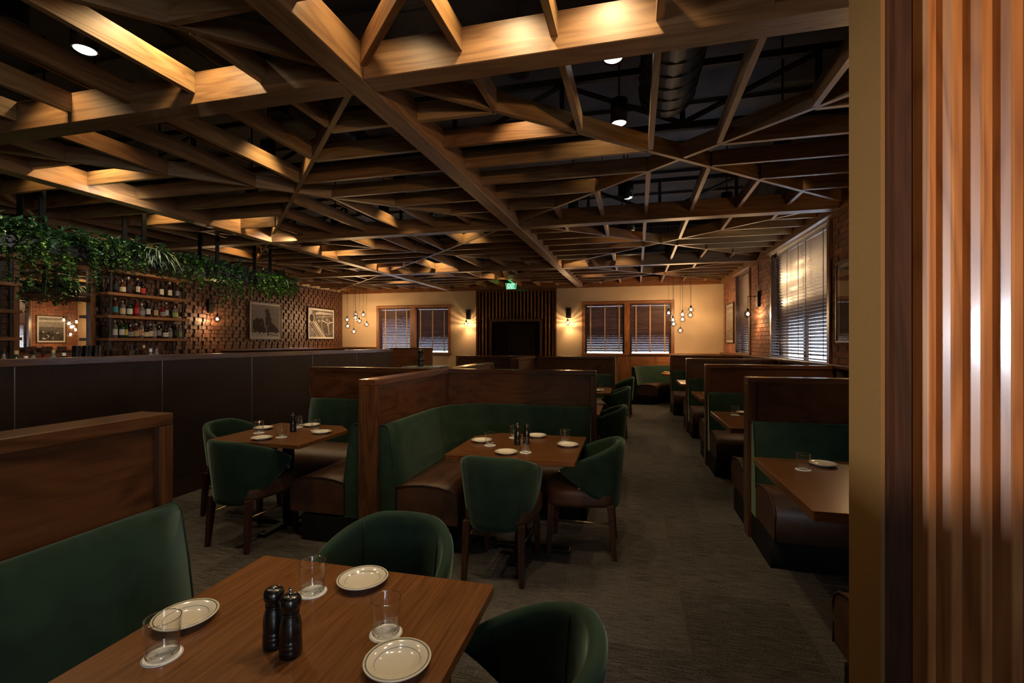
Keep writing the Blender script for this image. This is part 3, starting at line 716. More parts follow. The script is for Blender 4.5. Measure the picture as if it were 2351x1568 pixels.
# ------------------------------------------------------------------ chairs
def make_chair():
    t = thing('barrel_chair', 'x', 'chair')
    NS = 41; pm = math.radians(122)
    def col(i):
        ph = -pm + 2 * pm * i / (NS - 1); a = abs(ph)
        e = 2.35
        cphi, sphi = math.cos(ph), math.sin(ph)
        rr = (abs(sphi) ** e + abs(cphi) ** e) ** (-1 / e)
        x0, y0 = .268 * rr * sphi, -.262 * rr * cphi
        u = max(0, (a - math.radians(26)) / (pm - math.radians(26)))
        zt = .800 - .010 * (a / pm) - .175 * u ** 1.35
        w = max(0, (a - math.radians(38)) / (pm - math.radians(38)))
        zb = .325 + .265 * w ** 1.15
        return x0, y0, zt, zb, ph, u
    V = []; F = []; NZ = 12
    def pt(i, z, off):
        x0, y0, zt, zb, ph, u = col(i)
        s = .80 + .20 * min(1, max(0, (z - .32) / .38)) ** .8
        lean = -.035 * max(0, (z - .35) / .45) * math.cos(ph) + .01
        l = math.hypot(x0, y0)
        return (x0 * s * (1 - off / l), y0 * (s * .06 + .94) * (1 - off / l) + lean, z)
    ring = []
    for i in range(NS):
        x0, y0, zt, zb, ph, u = col(i)
        th = .048 * (1 - .25 * u)
        loop = []
        for k in range(NZ + 1):
            f = k / NZ; loop.append(pt(i, zb + .02 + (zt - zb - .04) * f, 0))
        loop.append(pt(i, zt - .006, th * .16)); loop.append(pt(i, zt, th * .5)); loop.append(pt(i, zt - .006, th * .84))
        for k in range(NZ + 1):
            f = 1 - k / NZ; loop.append(pt(i, zb + .02 + (zt - zb - .04) * f, th))
        loop.append(pt(i, zb + .006, th * .84)); loop.append(pt(i, zb, th * .5)); loop.append(pt(i, zb + .006, th * .16))
        ring.append(loop)
    m = len(ring[0]); mb = MB(); vs = [p for lp in ring for p in lp]; fs = []
    for i in range(NS - 1):
        for k in range(m):
            k2 = (k + 1) % m; fs.append((i * m + k, i * m + k2, (i + 1) * m + k2, (i + 1) * m + k))
    fs += [list(range(m)), [(NS - 1) * m + k for k in range(m)][::-1]]
    mb.quadset(vs, fs, True)
    br_o = mb.obj('backrest', M_VEL, t)
    for i in (13, 27):
        x0, y0, zt, zb, ph, u = col(i)
        for off, nm in ((-.0005, 'outer_seam'), (.0485, 'inner_seam')):
            MB().tube([pt(i, zb + .03 + (zt - zb - .045) * k / 8, off) for k in range(9)], .0022, 5).obj(nm, M_SEAM, br_o)
    # seat cushion
    pts = []
    for k in range(40):
        a = 2 * PI * k / 40; c_, s_ = math.cos(a), math.sin(a); e = 4.0
        r = (abs(c_) ** e + abs(s_) ** e) ** (-1 / e)
        pts.append((.232 * r * c_ * (1 + .08 * s_), .25 * r * s_))
    mb = MB(); prof = [(.90, .355), (.985, .36), (1.0, .385), (1.0, .435), (.985, .462), (.93, .478), (.75, .488), (.4, .492), (.02, .492)]
    vs = [(p[0] * s_, p[1] * s_ + .03, z) for s_, z in prof for p in pts]; n = 40
    fs = [(i * n + k, i * n + (k + 1) % n, (i + 1) * n + (k + 1) % n, (i + 1) * n + k) for i in range(len(prof) - 1) for k in range(n)]
    fs += [list(range(n))[::-1], [(len(prof) - 1) * n + k for k in range(n)]]
    mb.quadset(vs, fs, True); mb.obj('seat', M_LEA, t)
    for sx in (-1, 1):
        for (y, yb) in ((-.185, -.215), (.225, .245)):
            mb = MB(); a, b_ = .023, .016; xt, xb = sx * .178, sx * .19
            vs = [(xb + i * b_, yb + j * b_, 0) for j in (-1, 1) for i in (-1, 1)] + [(xt + i * a, y + j * a, .37) for j in (-1, 1) for i in (-1, 1)]
            mb.quadset(vs, [(0, 2, 3, 1), (4, 5, 7, 6), (0, 1, 5, 4), (2, 6, 7, 3), (0, 4, 6, 2), (1, 3, 7, 5)]).obj('leg', M_LEG, t, bevel=.004)
        MB().tube([(sx * .185, -.20, .245), (sx * .185, .235, .245)], .006, 8).obj('side_rail', M_BRASS, t)
    return t
CH = make_chair()
chairs = [
 (-.88, 1.53, PI, 'green velvet barrel chair on the far side of the foreground table'),
 (-.33, 1.12, PI / 2 + .04, 'green velvet barrel chair cut by the bottom edge, right of the foreground table'),
 (-.81, 3.025, -.03, 'green velvet barrel chair seen from behind at the middle corner booth'),
 (-.305, 3.50, PI / 2 + .02, 'green velvet barrel chair in profile on the aisle side of the middle corner booth'),
 (-2.79, 3.02, -.10, 'green velvet barrel chair seen from behind at the left corner booth'),
 (-3.35, 3.50, -PI / 2, 'green velvet barrel chair beside the dark divider behind the left booth table'),
 (-.285, 5.40, PI / 2, 'green velvet barrel chair on the aisle just past the middle cross partition'),
 (-.235, 7.72, PI / 2, 'third green velvet barrel chair along the aisle, counted from the camera'),
 (-.15, 9.86, PI / 2 - .06, 'farthest green velvet barrel chair along the aisle, its leg showing'),
]
for i, (x, y, r, l) in enumerate(chairs): place(CH, i == 0, (x, y, 0), r, l, 'green barrel chairs')

# ------------------------------------------------------------------ tableware
ZTB = .7505
def make_plate():
    t = MB().lathe([(0, .0), (.042, .0), (.046, .003), (.060, .009), (.0765, .017), (.0775, .0195), (.0755, .0205), (.066, .0185), (.0535, .0135), (.048, .0085), (.03, .0065), (0, .006)], 56).obj('plate', M_CHINA)
    return tag(t, 'x', 'plate')
def make_tumbler():
    t = MB().lathe([(0, 0), (.0325, 0), (.034, .002), (.0385, .0885), (.0383, .0905), (.0372, .0885), (.0328, .013), (.0, .011)], 48).lathe([(.0379, .0885), (.0387, .0893), (.0387, .0903), (.0379, .0910), (.0371, .0903), (.0371, .0893), (.0379, .0885)], 48, cap=False, mi=1).lathe([(.0331, .0015), (.0346, .004), (.0349, .010), (.0340, .0135)], 48, cap=False, mi=1).obj('tumbler', [M_GLASS, M_GEDGE])
    return tag(t, 'x', 'glass')
def make_coaster():
    t = MB().lathe([(0, 0), (.0415, 0), (.0415, .0014), (0, .0014)], 44, smooth=False).obj('coaster', M_COASTER)
    tag(t, 'x', 'coaster')
    pts = []
    for k in range(10):
        r = .0235 if k % 2 == 0 else .0105; a = PI / 2 + k * PI / 5; pts.append((r * math.cos(a), r * math.sin(a)))
    mb = MB(); n = 10
    vs = [(p[0], p[1], .0017) for p in pts] + [(p[0] * .90, p[1] * .90, .0017) for p in pts]
    mb.quadset(vs, [(k, (k + 1) % n, n + (k + 1) % n, n + k) for k in range(n)]).obj('printed_star', M_INK, t)
    f = bpy.data.curves.new('script', 'FONT'); f.body = "Jimmy's"; f.size = .0165; f.shear = .45; f.align_x = 'CENTER'; f.align_y = 'CENTER'; f.offset = .0002
    fo = bpy.data.objects.new('script', f); COL.objects.link(fo); bpy.context.view_layer.update()
    me = bpy.data.meshes.new_from_object(fo.evaluated_get(bpy.context.evaluated_depsgraph_get())); bpy.data.objects.remove(fo)
    me.materials.clear(); me.materials.append(M_INK)
    o = bpy.data.objects.new('printed_script', me); COL.objects.link(o); o.parent = t; o.location = (0, 0, .0019)
    me2 = MB().box(-.016, .018, -.0092, -.0080, .0016, .0018).obj('printed_underline', M_INK, t)
    return t
def make_mill(knob=True):
    t = thing('pepper_mill' if knob else 'salt_mill', 'x', 'mill')
    MB().lathe([(0, 0), (.0245, 0), (.0258, .004), (.0262, .016), (.0252, .020), (.0262, .023), (.0260, .027), (.0250, .030), (.0258, .033), (.0252, .037), (.0242, .040), (.0250, .044), (.0254, .055), (.0250, .066), (.0236, .077), (.0212, .088), (.0192, .095), (.0190, .0985), (.0200, .1005), (.0190, .102), (.0, .102)], 32).obj('body', M_MILL, t)
    MB().lathe([(0, .1025), (.0185, .1025), (.0205, .106), (.0190, .109), (.0215, .113), (.0245, .121), (.0245, .129), (.0215, .137), (.0205, .1385), (.015, .1425), (0, .144)], 32).obj('head', M_MILL, t)
    hd = t.children[-1] if t.children[-1].name.startswith('head') else next(c for c in t.children if c.name.startswith('head'))
    if knob: MB().lathe([(0, .143), (.0042, .143), (.0042, .148), (.003, .150), (.0055, .1535), (.0055, .157), (.003, .1605), (0, .161)], 16).obj('knob', M_CHROME, hd)
    else: MB().lathe([(0, .1425), (.008, .143), (.0085, .146), (.005, .1475), (.003, .1465), (0, .1465)], 16).obj('cap', M_CHROME, hd)
    return t
PL, GL, CO, MP, MS = make_plate(), make_tumbler(), make_coaster(), make_mill(True), make_mill(False)
cnt = {}
def put(proto, loc, rot, label, group=None):
    k = proto.name; first = k not in cnt; cnt[k] = 1
    return place(proto, first, loc, rot, label, group)
def setting(where, plates, coasters, mills, pw, cw, base=0.0):
    for (x, y), w in zip(plates, pw): put(PL, (x, y, ZTB), 0, 'cream plate with green rim lines %s' % w, 'cream plates')
    for (x, y, r), w in zip(coasters, cw):
        put(CO, (x, y, ZTB), r, 'round white star printed coaster %s' % w, 'white coasters')
        put(GL, (x, y, ZTB + .002), 0, 'clear tumbler %s' % w, 'clear tumblers')
    for (x, y, kn), w in mills: put(MP if kn else MS, (x, y, ZTB), 0, w)
F_ = 'of the foreground table'
setting('', [(-1.155, 1.02), (-.801, 1.311), (-.517, .993)], [(-1.079, .892, -2.3), (-.918, 1.227, .35), (-.604, 1.098, .95)],
        [((-.850, .990, 0), 'black salt mill without knob, left of the pair on the foreground table'), ((-.787, .972, 1), 'black pepper mill with chrome knob, right of the pair on the foreground table')],
        ['on the left side ' + F_, 'on the far side ' + F_, 'on the right side ' + F_], ['nearest the left bench ' + F_, 'at the far edge ' + F_, 'beside the right plate ' + F_])
F_ = 'of the middle booth table'
setting('', [(-1.068, 3.387), (-.70, 3.665), (-.419, 3.39), (-.794, 3.065)], [(-.974, 3.29, 2.6), (-.677, 3.14, .3), (-.458, 3.53, 1.2), (-.867, 3.60, 3)],
        [((-.785, 3.360, 1), 'black pepper mill with knob, left of the pair on the middle booth table'), ((-.728, 3.410, 0), 'black salt mill, right of the pair on the middle booth table')],
        ['on the left side ' + F_, 'on the far side ' + F_, 'on the right side ' + F_, 'on the near side ' + F_],
        ['on the left side ' + F_, 'at the near edge ' + F_, 'on the right side ' + F_, 'behind the mills ' + F_])
F_ = 'of the left booth table'
setting('', [(-3.055, 3.433), (-2.745, 3.065), (-2.446, 3.386), (-2.745, 3.655)], [(-2.965, 3.283, 2.6), (-2.66, 3.181, .3), (-2.58, 3.495, 1.2), (-2.832, 3.592, 3)],
        [((-2.729, 3.398, 1), 'black pepper mill standing alone on the left booth table')],
        ['on the left side ' + F_, 'on the near side ' + F_, 'on the right side ' + F_, 'on the far side ' + F_],
        ['on the left side ' + F_, 'at the near edge ' + F_, 'on the right side ' + F_, 'behind the mill ' + F_])
setting('', [(1.153, 3.224), (1.188, 5.505 - .12), (1.20, 7.52), (.93, 12.25)], [(1.005, 3.104, .6), (1.077, 5.265, .6), (1.127, 7.45, .5), (.99, 12.10, 0)], [],
        ['on the nearest window booth table', 'on the second window booth table', 'on the third window booth table', 'on the far round table'],
        ['on the nearest window booth table', 'on the second window booth table', 'on the third window booth table', 'on the far round table'])
setting('', [(-.45, 7.35), (-.42, 5.25)], [(-.40, 7.55, 0), (-.44, 5.45, 1)], [],
        ['on the table by the third aisle chair', 'on the table just past the middle cross partition'], ['on the table by the third aisle chair', 'on the table just past the middle cross partition'])
o = put(MP, (-3.93, 8.50, 1.032), 0, 'tall black pepper mill on the marble service station'); o.scale = (2.4, 2.4, 2.3)

# ------------------------------------------------------------------ windows and blinds
def blind(label, axis, a0, a1, pos, inner, z0, z1, tapes, tm, pitch=.047, w=.050, tilt=66, topen=1.75, tlow=50, group=None):
    """slatted blind spanning a0..a1 along x or y; outer edge of each slat lower; inner=+1/-1 sign of the outdoor side"""
    t = thing('window_blind', label, 'blind', ((a0 + a1) / 2, pos, 0) if axis == 'x' else (pos, (a0 + a1) / 2, 0), 0, group)
    L = a1 - a0; m = M_BLIND[0 if axis == 'x' else 1]
    def bx_(n, mt, a, b_, c0, c1, zz0, zz1):
        if axis == 'x': return box(n, mt, a, b_, c0, c1, zz0, zz1, t)
        return box(n, mt, c0, c1, a, b_, zz0, zz1, t)
    bx_('headrail', m, -L / 2, L / 2, -.03, .03, z1 - .06, z1)
    th = .0014; l2 = L / 2 - .002
    vs = [((a, b_ * w / 2, c * th) if axis == 'x' else (b_ * w / 2, a, c * th)) for a in (-l2, l2) for b_ in (-1, 1) for c in (-1, 1)]
    me = MB().quadset(vs, [(0, 1, 3, 2), (4, 6, 7, 5), (0, 4, 5, 1), (2, 3, 7, 6), (0, 2, 6, 4), (1, 5, 7, 3)]).mesh('slat', m)
    z = z1 - .085
    while z > z0 + .05:
        o = bpy.data.objects.new('slat', me); COL.objects.link(o); o.parent = t; o.location = (0, 0, z)
        f_ = min(1, max(0, (topen - z) / (topen - z0))); tt = math.radians(tilt + (tlow - tilt) * f_)
        o.rotation_euler = (-inner * tt, 0, 0) if axis == 'x' else (0, inner * tt, 0)
        z -= pitch
    bx_('bottom_rail', m, -L / 2, L / 2, -.022, .022, z0 + .012, z0 + .030)
    for a in tapes:
        tw = .016 if tm is M_TAPE else .009
        bx_('ladder_tape', tm, a - (a0 + a1) / 2 - tw, a - (a0 + a1) / 2 + tw, -inner * .030 - .001, -inner * .030 + .001, z0 + .03, z1 - .03)
        if tm is not M_TAPE: bx_('ladder_tape', tm, a - (a0 + a1) / 2 - tw, a - (a0 + a1) / 2 + tw, inner * .030 - .001, inner * .030 + .001, z0 + .03, z1 - .03)
    return t
def window_x(n, w, mid, label):
    t = sroot('window_%d' % n, label); m0, m2 = M_TRIM[0], M_TRIM[2]
    y0, y1 = YF - .03, YF + .16
    for a, b_ in ((w[0] - .06, w[0] + .02), (w[1] - .02, w[1] + .06), (mid[0], mid[1])): box('frame_post', m2, a, b_, y0, y1, ZS - .04, ZH + .05, t)
    box('frame_head', m0, w[0] - .06, w[1] + .06, y0 - .005, y1, ZH - .0, ZH + .06, t); box('frame_sill', m0, w[0] - .07, w[1] + .07, y0 - .03, y1, ZS - .05, ZS + .005, t)
    for a, b_ in ((w[0] + .02, w[0] + .07), (mid[0] - .05, mid[1] + .05), (w[1] - .07, w[1] - .02)): box('sash_stop', M_BACKING, a, b_, YF + .085, YF + .115, ZS, ZH, t)  # strips added behind the blind edges to block leaking daylight
    for a, b_ in ((w[0] + .02, mid[0]), (mid[1], w[1] - .02)): box('pane', M_PANE, a, b_, YF + .12, YF + .125, ZS, ZH, t)
window_x(1, W1, (-6.34, -6.17), 'red brown framed double window at the left of the far wall')
window_x(2, W2, (-.085, .06), 'red brown framed double window at the right of the far wall')
yb = YF + .045
blind('dark blind with tan tapes, slats more open, left half of the left far window', 'x', W1[0] + .028, -6.343, yb, 1, ZS + .02, ZH, (-7.17, -6.82, -6.47), M_TAPE, tilt=63, topen=2.4, tlow=61)
blind('dark blind with tan tapes, right half of the left far window', 'x', -6.160, W1[1] - .022, yb, 1, ZS + .025, ZH, (-6.02, -5.63, -5.26), M_TAPE, tilt=66, tlow=62)
blind('dark blind with tan tapes, left half of the right far window', 'x', W2[0] + .028, -.088, yb, 1, ZS + .025, ZH, (-.985, -.60, -.22), M_TAPE, tilt=66, tlow=62)
blind('dark blind with tan tapes, right half of the right far window', 'x', .066, W2[1] - .024, yb, 1, ZS + .025, ZH, (.22, .58, .95), M_TAPE, tilt=66, tlow=62)
def window_y(n, a, b_, z0, z1, label):
    t = sroot('window_%d' % n, label)
    box('frame_head', M_RAIL[1], XR - .03, XR + .2, a, b_, z1 - .03, z1 + .02, t)
    for p in (a, b_): box('frame_post', M_RAIL[2], XR - .035, XR + .2, p - .035, p + .035, z0, z1, t)
    box('frame_sill', M_RAIL[1], XR - .03, XR + .2, a, b_, z0 - .03, z0 + .005, t)
    for p in (a + .03, (a + b_) / 2, b_ - .03): box('sash_stop', M_BACKING, XR + .10, XR + .14, p - .045, p + .045, z0, z1, t)
    box('pane', M_PANE, XR + .16, XR + .165, a, b_, z0, z1, t)
window_y(3, 6.476, 8.844, 1.25, 3.0, 'tall window of the right wall behind the big dark blind')
window_y(4, 10.30, 11.54, 1.27, 3.0, 'narrow window of the right wall beyond the brick pier')
xb = XR + .045
blind('big dark blind glowing along its lower slats, nearer half of the right wall window', 'y', 6.515, 7.512, xb, 1, 1.255, 2.985, (6.75, 7.36), M_TAPED, pitch=.0475, tilt=68, topen=2.15, tlow=30)
blind('big dark blind beside the brick pier, farther half of the right wall window', 'y', 7.516, 8.805, xb, 1, 1.255, 2.985, (7.66, 8.15, 8.65), M_TAPED, pitch=.0475, tilt=68, topen=2.15, tlow=30)
blind('narrow dark blind behind the brass lit sconce on the right wall', 'y', 10.345, 11.50, xb, 1, 1.275, 2.985, (10.55, 11.25), M_TAPED, pitch=.0475, tilt=68, topen=2.15, tlow=32)

# ------------------------------------------------------------------ slatted doorway
dr = sroot('door_1', 'dark recessed double door with arched panel in the far doorway')
box('recess_back', M_BACKING, DX[0], DX[1], YF + .45, YF + .5, 0, DH, dr); box('recess_side', M_BACKING, DX[0] - .03, DX[0], YF, YF + .5, 0, DH + .03, dr)
box('recess_side', M_BACKING, DX[1], DX[1] + .03, YF, YF + .5, 0, DH + .03, dr); box('recess_head', M_BACKING, DX[0], DX[1], YF, YF + .5, DH, DH + .03, dr)
box('door_leaf', M_BAR, -3.42, -2.60, YF + .38, YF + .44, 0, 2.03, dr)
mb = MB(); pts = [(-.30, 0), (-.30, 1.2)] + [(-.30 + .6 * k / 10, 1.2 + .12 * math.sin(PI * k / 10)) for k in range(11)] + [(.30, 0)]
path = [(-3.01 + p[0], YF + .375, .45 + p[1]) for p in pts]; mb.tube(path, .018, 6).obj('arched_moulding', M_BACKING, dr)
sd = thing('slatted_door_surround', 'dark wood slatted panel framing the far doorway', 'wall panel', (-3.07, YF, 0))
x0, x1 = -4.215 + 3.07, -1.93 + 3.07; d0, d1 = DX[0] + 3.07, DX[1] + 3.07
box('backing', M_BACKING, x0, d0 - .03, -.03, -.001, 0, 3.0, sd); box('backing', M_BACKING, d1 + .03, x1, -.03, -.001, 0, 3.0, sd); box('backing', M_BACKING, d0 - .03, d1 + .03, -.03, -.001, DH + .03, 3.0, sd)
box('frame', M_RAIL[0], x0 - .02, x1 + .02, -.12, -.0305, 2.94, 3.0, sd); box('frame', M_RAIL[2], x0 - .02, x0 + .03, -.12, -.0305, 0, 2.94, sd); box('frame', M_RAIL[2], x1 - .03, x1 + .02, -.12, -.0305, 0, 2.94, sd)
box('door_casing', M_RAIL[2], d0 - .06, d0, -.13, -.0305, 0, DH, sd); box('door_casing', M_RAIL[2], d1, d1 + .06, -.13, -.0305, 0, DH, sd); box('door_casing', M_RAIL[0], d0 - .06, d1 + .06, -.13, -.0305, DH, DH + .07, sd)
x = x0 + .075
while x < x1 - .05:
    inside = d0 - .08 < x < d1 + .08
    z0 = DH + .072 if inside else 0
    box('slat', M_TRIM[2], x - .016, x + .016, -.10, -.0305, z0, 2.94, sd)
    x += .1017
# ------------------------------------------------------------------ exit sign
ex = thing('exit_sign', 'green lit EXIT sign hanging in front of the slatted doorway', 'exit sign', (-3.045, 12.3, 2.94))
MB().prism([(-.150, .16), (.150, .16), (.128, -.005), (-.128, -.005)], 0, .012).obj('sign_plate', M_EXITG, ex)
ex.children[0].rotation_euler = (PI / 2, 0, 0)
for (a, b_, c_, d_) in ((-.128, .128, -.005, .004), ): box('lit_edge', M_EXITW, a, b_, -.015, -.0125, c_, d_, ex)
for s_ in (-1, 1): MB().tube([(s_ * .128, -.014, 0), (s_ * .150, -.014, .16)], .003, 5).obj('lit_edge', M_EXITW, ex)
box('canopy', M_BLACK, -.14, .14, -.04, .03, .165, .20, ex)
f = bpy.data.curves.new('exit_text', 'FONT'); f.body = 'EXIT'; f.size = .148; f.align_x = 'CENTER'; f.extrude = .001; f.offset = .0035; f.space_character = .98
fo = bpy.data.objects.new('exit_text', f); COL.objects.link(fo); bpy.context.view_layer.update()
me = bpy.data.meshes.new_from_object(fo.evaluated_get(bpy.context.evaluated_depsgraph_get())); bpy.data.objects.remove(fo); me.materials.clear(); me.materials.append(M_EXITW)
o = bpy.data.objects.new('exit_lettering', me); COL.objects.link(o); o.parent = ex; o.rotation_euler = (PI / 2, 0, 0); o.location = (0, -.016, .026); o.scale = (.72, 1.12, 1)
lamp('POINT', 'exit_glow', (-3.045, 12.22, 3.0), 2.2, (.03, 1.0, .25), .06)

# ------------------------------------------------------------------ bulbs, pendants, sconces
def make_globe_parts(t, dz=0, dx=0.0, dy=0.0, gm=None):
    prof = []
    for k in range(25):
        a = PI * (1 - k / 24) ; a = .06 + (a) * .90 if False else PI * (1 - k / 24) * .93
        r = math.sin(a); z = -math.cos(a)
        rr = .068 * r * (1 + .035 * math.sin(k * 2.1)); prof.append((max(rr, .0005), -.070 * math.cos(PI - (PI - a)) + 0))
    prof = [(max(.0005, .072 * math.sin(PI * (.02 + .88 * k / 24)) * (1 + .03 * math.sin(k * 2.2))), -.070 * math.cos(PI * (.02 + .88 * k / 24))) for k in range(25)]
    so = MB().lathe([(.0, .033), (.012, .033), (.016, .05), (.022, .062), (.022, .10), (.0, .102)], 14).obj('socket', M_BLACK, t, (dx, dy, dz))
    MB().lathe(prof, 28, cap=False).obj('globe', gm or M_GLOBE, t, (dx, dy, dz))
    MB().lathe([(0, -.027), (.016, -.022), (.025, -.006), (.022, .012), (.011, .028), (.0, .032)], 14).obj('bulb', M_FIL, so)
def pendant(x, y, z, label, group):
    t = thing('globe_pendant', label, 'pendant lamp', (x, y, z), 0, group)
    make_globe_parts(t, gm=M_GLOBEP)
    MB().tube([(0, 0, .10), (0, 0, ZT - z)], .0035, 5).obj('cord', M_BLACK, t)
    lamp('POINT', 'bulb_light', (x, y, z - .040), P_BULB, WARM, .007)
def ray_at(px, py, y):
    pass
PA = [(-7.83, 12.0, 2.150, 'leftmost upper'), (-7.62, 12.1, 2.300, 'topmost left'), (-7.53, 11.95, 2.205, 'upper centre'), (-7.31, 12.0, 2.285, 'topmost right'),
      (-7.34, 11.85, 2.10, 'centre right'), (-7.24, 12.05, 2.01, 'rightmost lower'), (-7.78, 11.95, 1.965, 'leftmost lower'), (-7.55, 11.9, 1.805, 'lowest')]
for x, y, z, w in PA: pendant(x, y, z, 'rippled glass globe pendant, %s of the cluster by the left far window' % w, 'left pendant cluster')
PB = [(.965, 12.0, 2.215, 'leftmost'), (1.055, 11.9, 2.04, 'centre left'), (1.085, 12.05, 1.95, 'second lowest'), (1.285, 12.0, 2.17, 'middle upper'), (1.30, 12.12, 2.06, 'middle lower'),
      (1.47, 11.95, 2.28, 'topmost right'), (1.475, 12.1, 2.16, 'right lower'), (1.235, 12.0, 1.785, 'lowest')]
for x, y, z, w in PB: pendant(x, y, z, 'rippled glass globe pendant, %s of the cluster over the far round table' % w, 'right pendant cluster')
def sconce(x, y, z, nx, ny, label, cable=False):
    """z: bulb height; (nx,ny) direction out of the wall"""
    t = thing('wall_sconce', label, 'wall lamp', (x, y, z))
    MB().box(-.06, .06, 0, .05, .13, .42).obj('backplate', M_BLACK, t, rotz=math.atan2(ny, nx) - PI / 2, bevel=.004)
    e = .20
    MB().tube([(nx * .05, ny * .05, .33), (nx * e, ny * e, .33), ], .007, 8).obj('arm', M_BLACK, t)
    MB().tube([(nx * e, ny * e, .335), (nx * e, ny * e, .095)], .005, 6).obj('stem', M_BLACK, t)
    make_globe_parts(t, 0, nx * e, ny * e)
    if cable: MB().tube([(nx * .02, ny * .02 + .0, .42), (nx * .02, ny * .02 - .02, .62), (nx * .02, ny * .02, .85), (nx * .02, 0, 1.15)], .008, 6).obj('cable', M_BLACK, t)
    lamp('POINT', 'sconce_light', (x + nx * e, y + ny * e, z - .040), P_SCONCE, WARM, .007)
sconce(-4.50, YF - .002, 2.035, 0, -1, 'black wall sconce with glowing globe left of the slatted doorway')
sconce(-1.585, YF - .002, 2.035, 0, -1, 'black wall sconce with glowing globe right of the slatted doorway')
sconce(XR - .016, 9.60, 2.03, -1, 0, 'black wall sconce on the brick pier of the right wall', True)
sconce(XL + .055, 8.15, 1.99, 1, 0, 'black wall sconce on the brown relief brick left of the racing picture')
# lamp beyond the near picture that lights the big blind (it hangs off frame behind the ochre wall end)
sconce(XR - .016, 5.02, 2.03, -1, 0, 'black wall sconce on the brick beside the near picture, behind the ochre wall end')

# ------------------------------------------------------------------ ochre wall end and slatted screen in the right foreground
sc_ = sroot('wall_screen', 'ochre wall end with dark wood casing and glossy slats at the right edge')
box('wall_core', M_OCHRE, .662, .672, 1.468, 1.655, 0, ZT - .1, sc_)
box('wall_core', M_PLASTER, .673, 2.38, 1.56, 1.655, 0, 3.6, sc_)
box('casing', M_BACKING, .6725, .684, 1.470, 1.559, 0, 3.6, sc_)
box('casing', M_BACKING, .685, .738, 1.476, 1.559, 0, 3.6, sc_, .002)
box('backing', M_BACKING, .739, 2.38, 1.516, 1.559, 0, 3.6, sc_)
starts = [.757, .803, .868, .933] + [.998 + .065 * k for k in range(21)]
for k, x in enumerate(starts):
    w = (.040 if k == 0 else .0525)
    prof = [(0, .0), (.0, -.005), (.46 * w, -.034), (.52 * w, -.0360), (.60 * w, -.0355), (w, -.0300), (w, 0)]
    mb = MB(); n = len(prof); vs = [(x0_, y_, z_) for z_ in (0, 3.6) for x0_, y_ in prof]
    mb.quadset(vs, [(q, (q + 1) % n, n + (q + 1) % n, n + q) for q in range(n)]); mb.quadset(vs[:n] + vs[n:], [list(range(n)), list(range(n, 2 * n))])
    mb.obj('slat', M_SLAT, sc_, (x, 1.5155, 0))


# ------------------------------------------------------------------ pictures
def greymat(v, w=1.0): 
    n = 'print_grey_%d' % int(v * 1000)
    return mat(n, f_noisecol((v * .75 * 1.04, v * .75, v * .75 * .96), (v * 1.25 * 1.04, v * 1.25, v * 1.25 * .96), 18, .8, 0))
G = [greymat(v) for v in (.010, .03, .08, .20, .42, .72)]
def picture(label, side, ya, yb_, z0, z1, prints, d=.0):
    """side L: left wall facing +x (u grows with y); side R: right wall facing -x (u falls with y)"""
    Wd = yb_ - ya; H = z1 - z0
    xw = XL + .062 if side == 'L' else XR - .016
    t = thing('framed_picture', label, 'picture', (xw, (ya + yb_) / 2, z0), 0 if side == 'L' else PI)
    fr = .022
    # local: x out of wall, y along (u = +y on left wall; after rotation by pi u = +local y as well)
    MB().box(0, .030, -Wd / 2, -Wd / 2 + fr, 0, H).box(0, .030, Wd / 2 - fr, Wd / 2, 0, H).box(0, .030, -Wd / 2 + fr, Wd / 2 - fr, 0, fr).box(0, .030, -Wd / 2 + fr, Wd / 2 - fr, H - fr, H).obj('frame', M_PFRAME, t)
    MB().box(.002, .010, -Wd / 2 + fr, Wd / 2 - fr, fr, H - fr).obj('mount', M_MATW, t)
    bx0, bx1, by0, by1 = -Wd / 2 + fr + .05, Wd / 2 - fr - .05, fr + .05, H - fr - .05
    mb = MB(); e = 0
    for (g, pts) in prints:
        e += 1; x = .0105 + e * .00012
        q = [(x, bx0 + (bx1 - bx0) * min(1, max(0, u)), by0 + (by1 - by0) * min(1, max(0, v))) for u, v in pts]
        mb.quadset(q, [list(range(len(q)))], mi=g)
    o = mb.obj('print', G, t)
    MB().box(.0225, .024, -Wd / 2 + fr, Wd / 2 - fr, fr, H - fr).obj('picture_glass', M_PICGLASS, t)
    return t
def rect(a, b_, c_, d_): return [(a, c_), (b_, c_), (b_, d_), (a, d_)]
def blob(cx, cy, rx, ry, n=14, j=.18, rr=random.Random(3)): return [(cx + rx * math.cos(2 * PI * k / n) * (1 + rr.uniform(-j, j)), cy + ry * math.sin(2 * PI * k / n) * (1 + rr.uniform(-j, j))) for k in range(n)]
def line(a, b_, w): 
    dx, dy = b_[0] - a[0], b_[1] - a[1]; l = math.hypot(dx, dy); nx, ny = -dy / l * w, dx / l * w
    return [(a[0] + nx, a[1] + ny), (b_[0] + nx, b_[1] + ny), (b_[0] - nx, b_[1] - ny), (a[0] - nx, a[1] - ny)]
race = [(3, rect(0, 1, 0, 1)), (4, rect(0, 1, 0, .16)), (2, rect(0, 1, .14, .20))]
for cx, cy, rx, ry in ((.10, .45, .05, .07), (.17, .50, .06, .09), (.25, .47, .06, .10), (.12, .32, .07, .12), (.24, .30, .09, .14), (.35, .52, .06, .07), (.36, .38, .08, .12), (.34, .24, .09, .10), (.44, .22, .06, .10)): race.append((0, blob(cx, cy, rx, ry)))
for cx, cy, rx, ry in ((.55, .83, .065, .075), (.57, .72, .08, .08), (.58, .58, .10, .13), (.60, .42, .12, .15), (.62, .30, .10, .12), (.75, .28, .10, .13), (.86, .22, .08, .10), (.48, .80, .02, .05)): race.append((0, blob(cx, cy, rx, ry)))
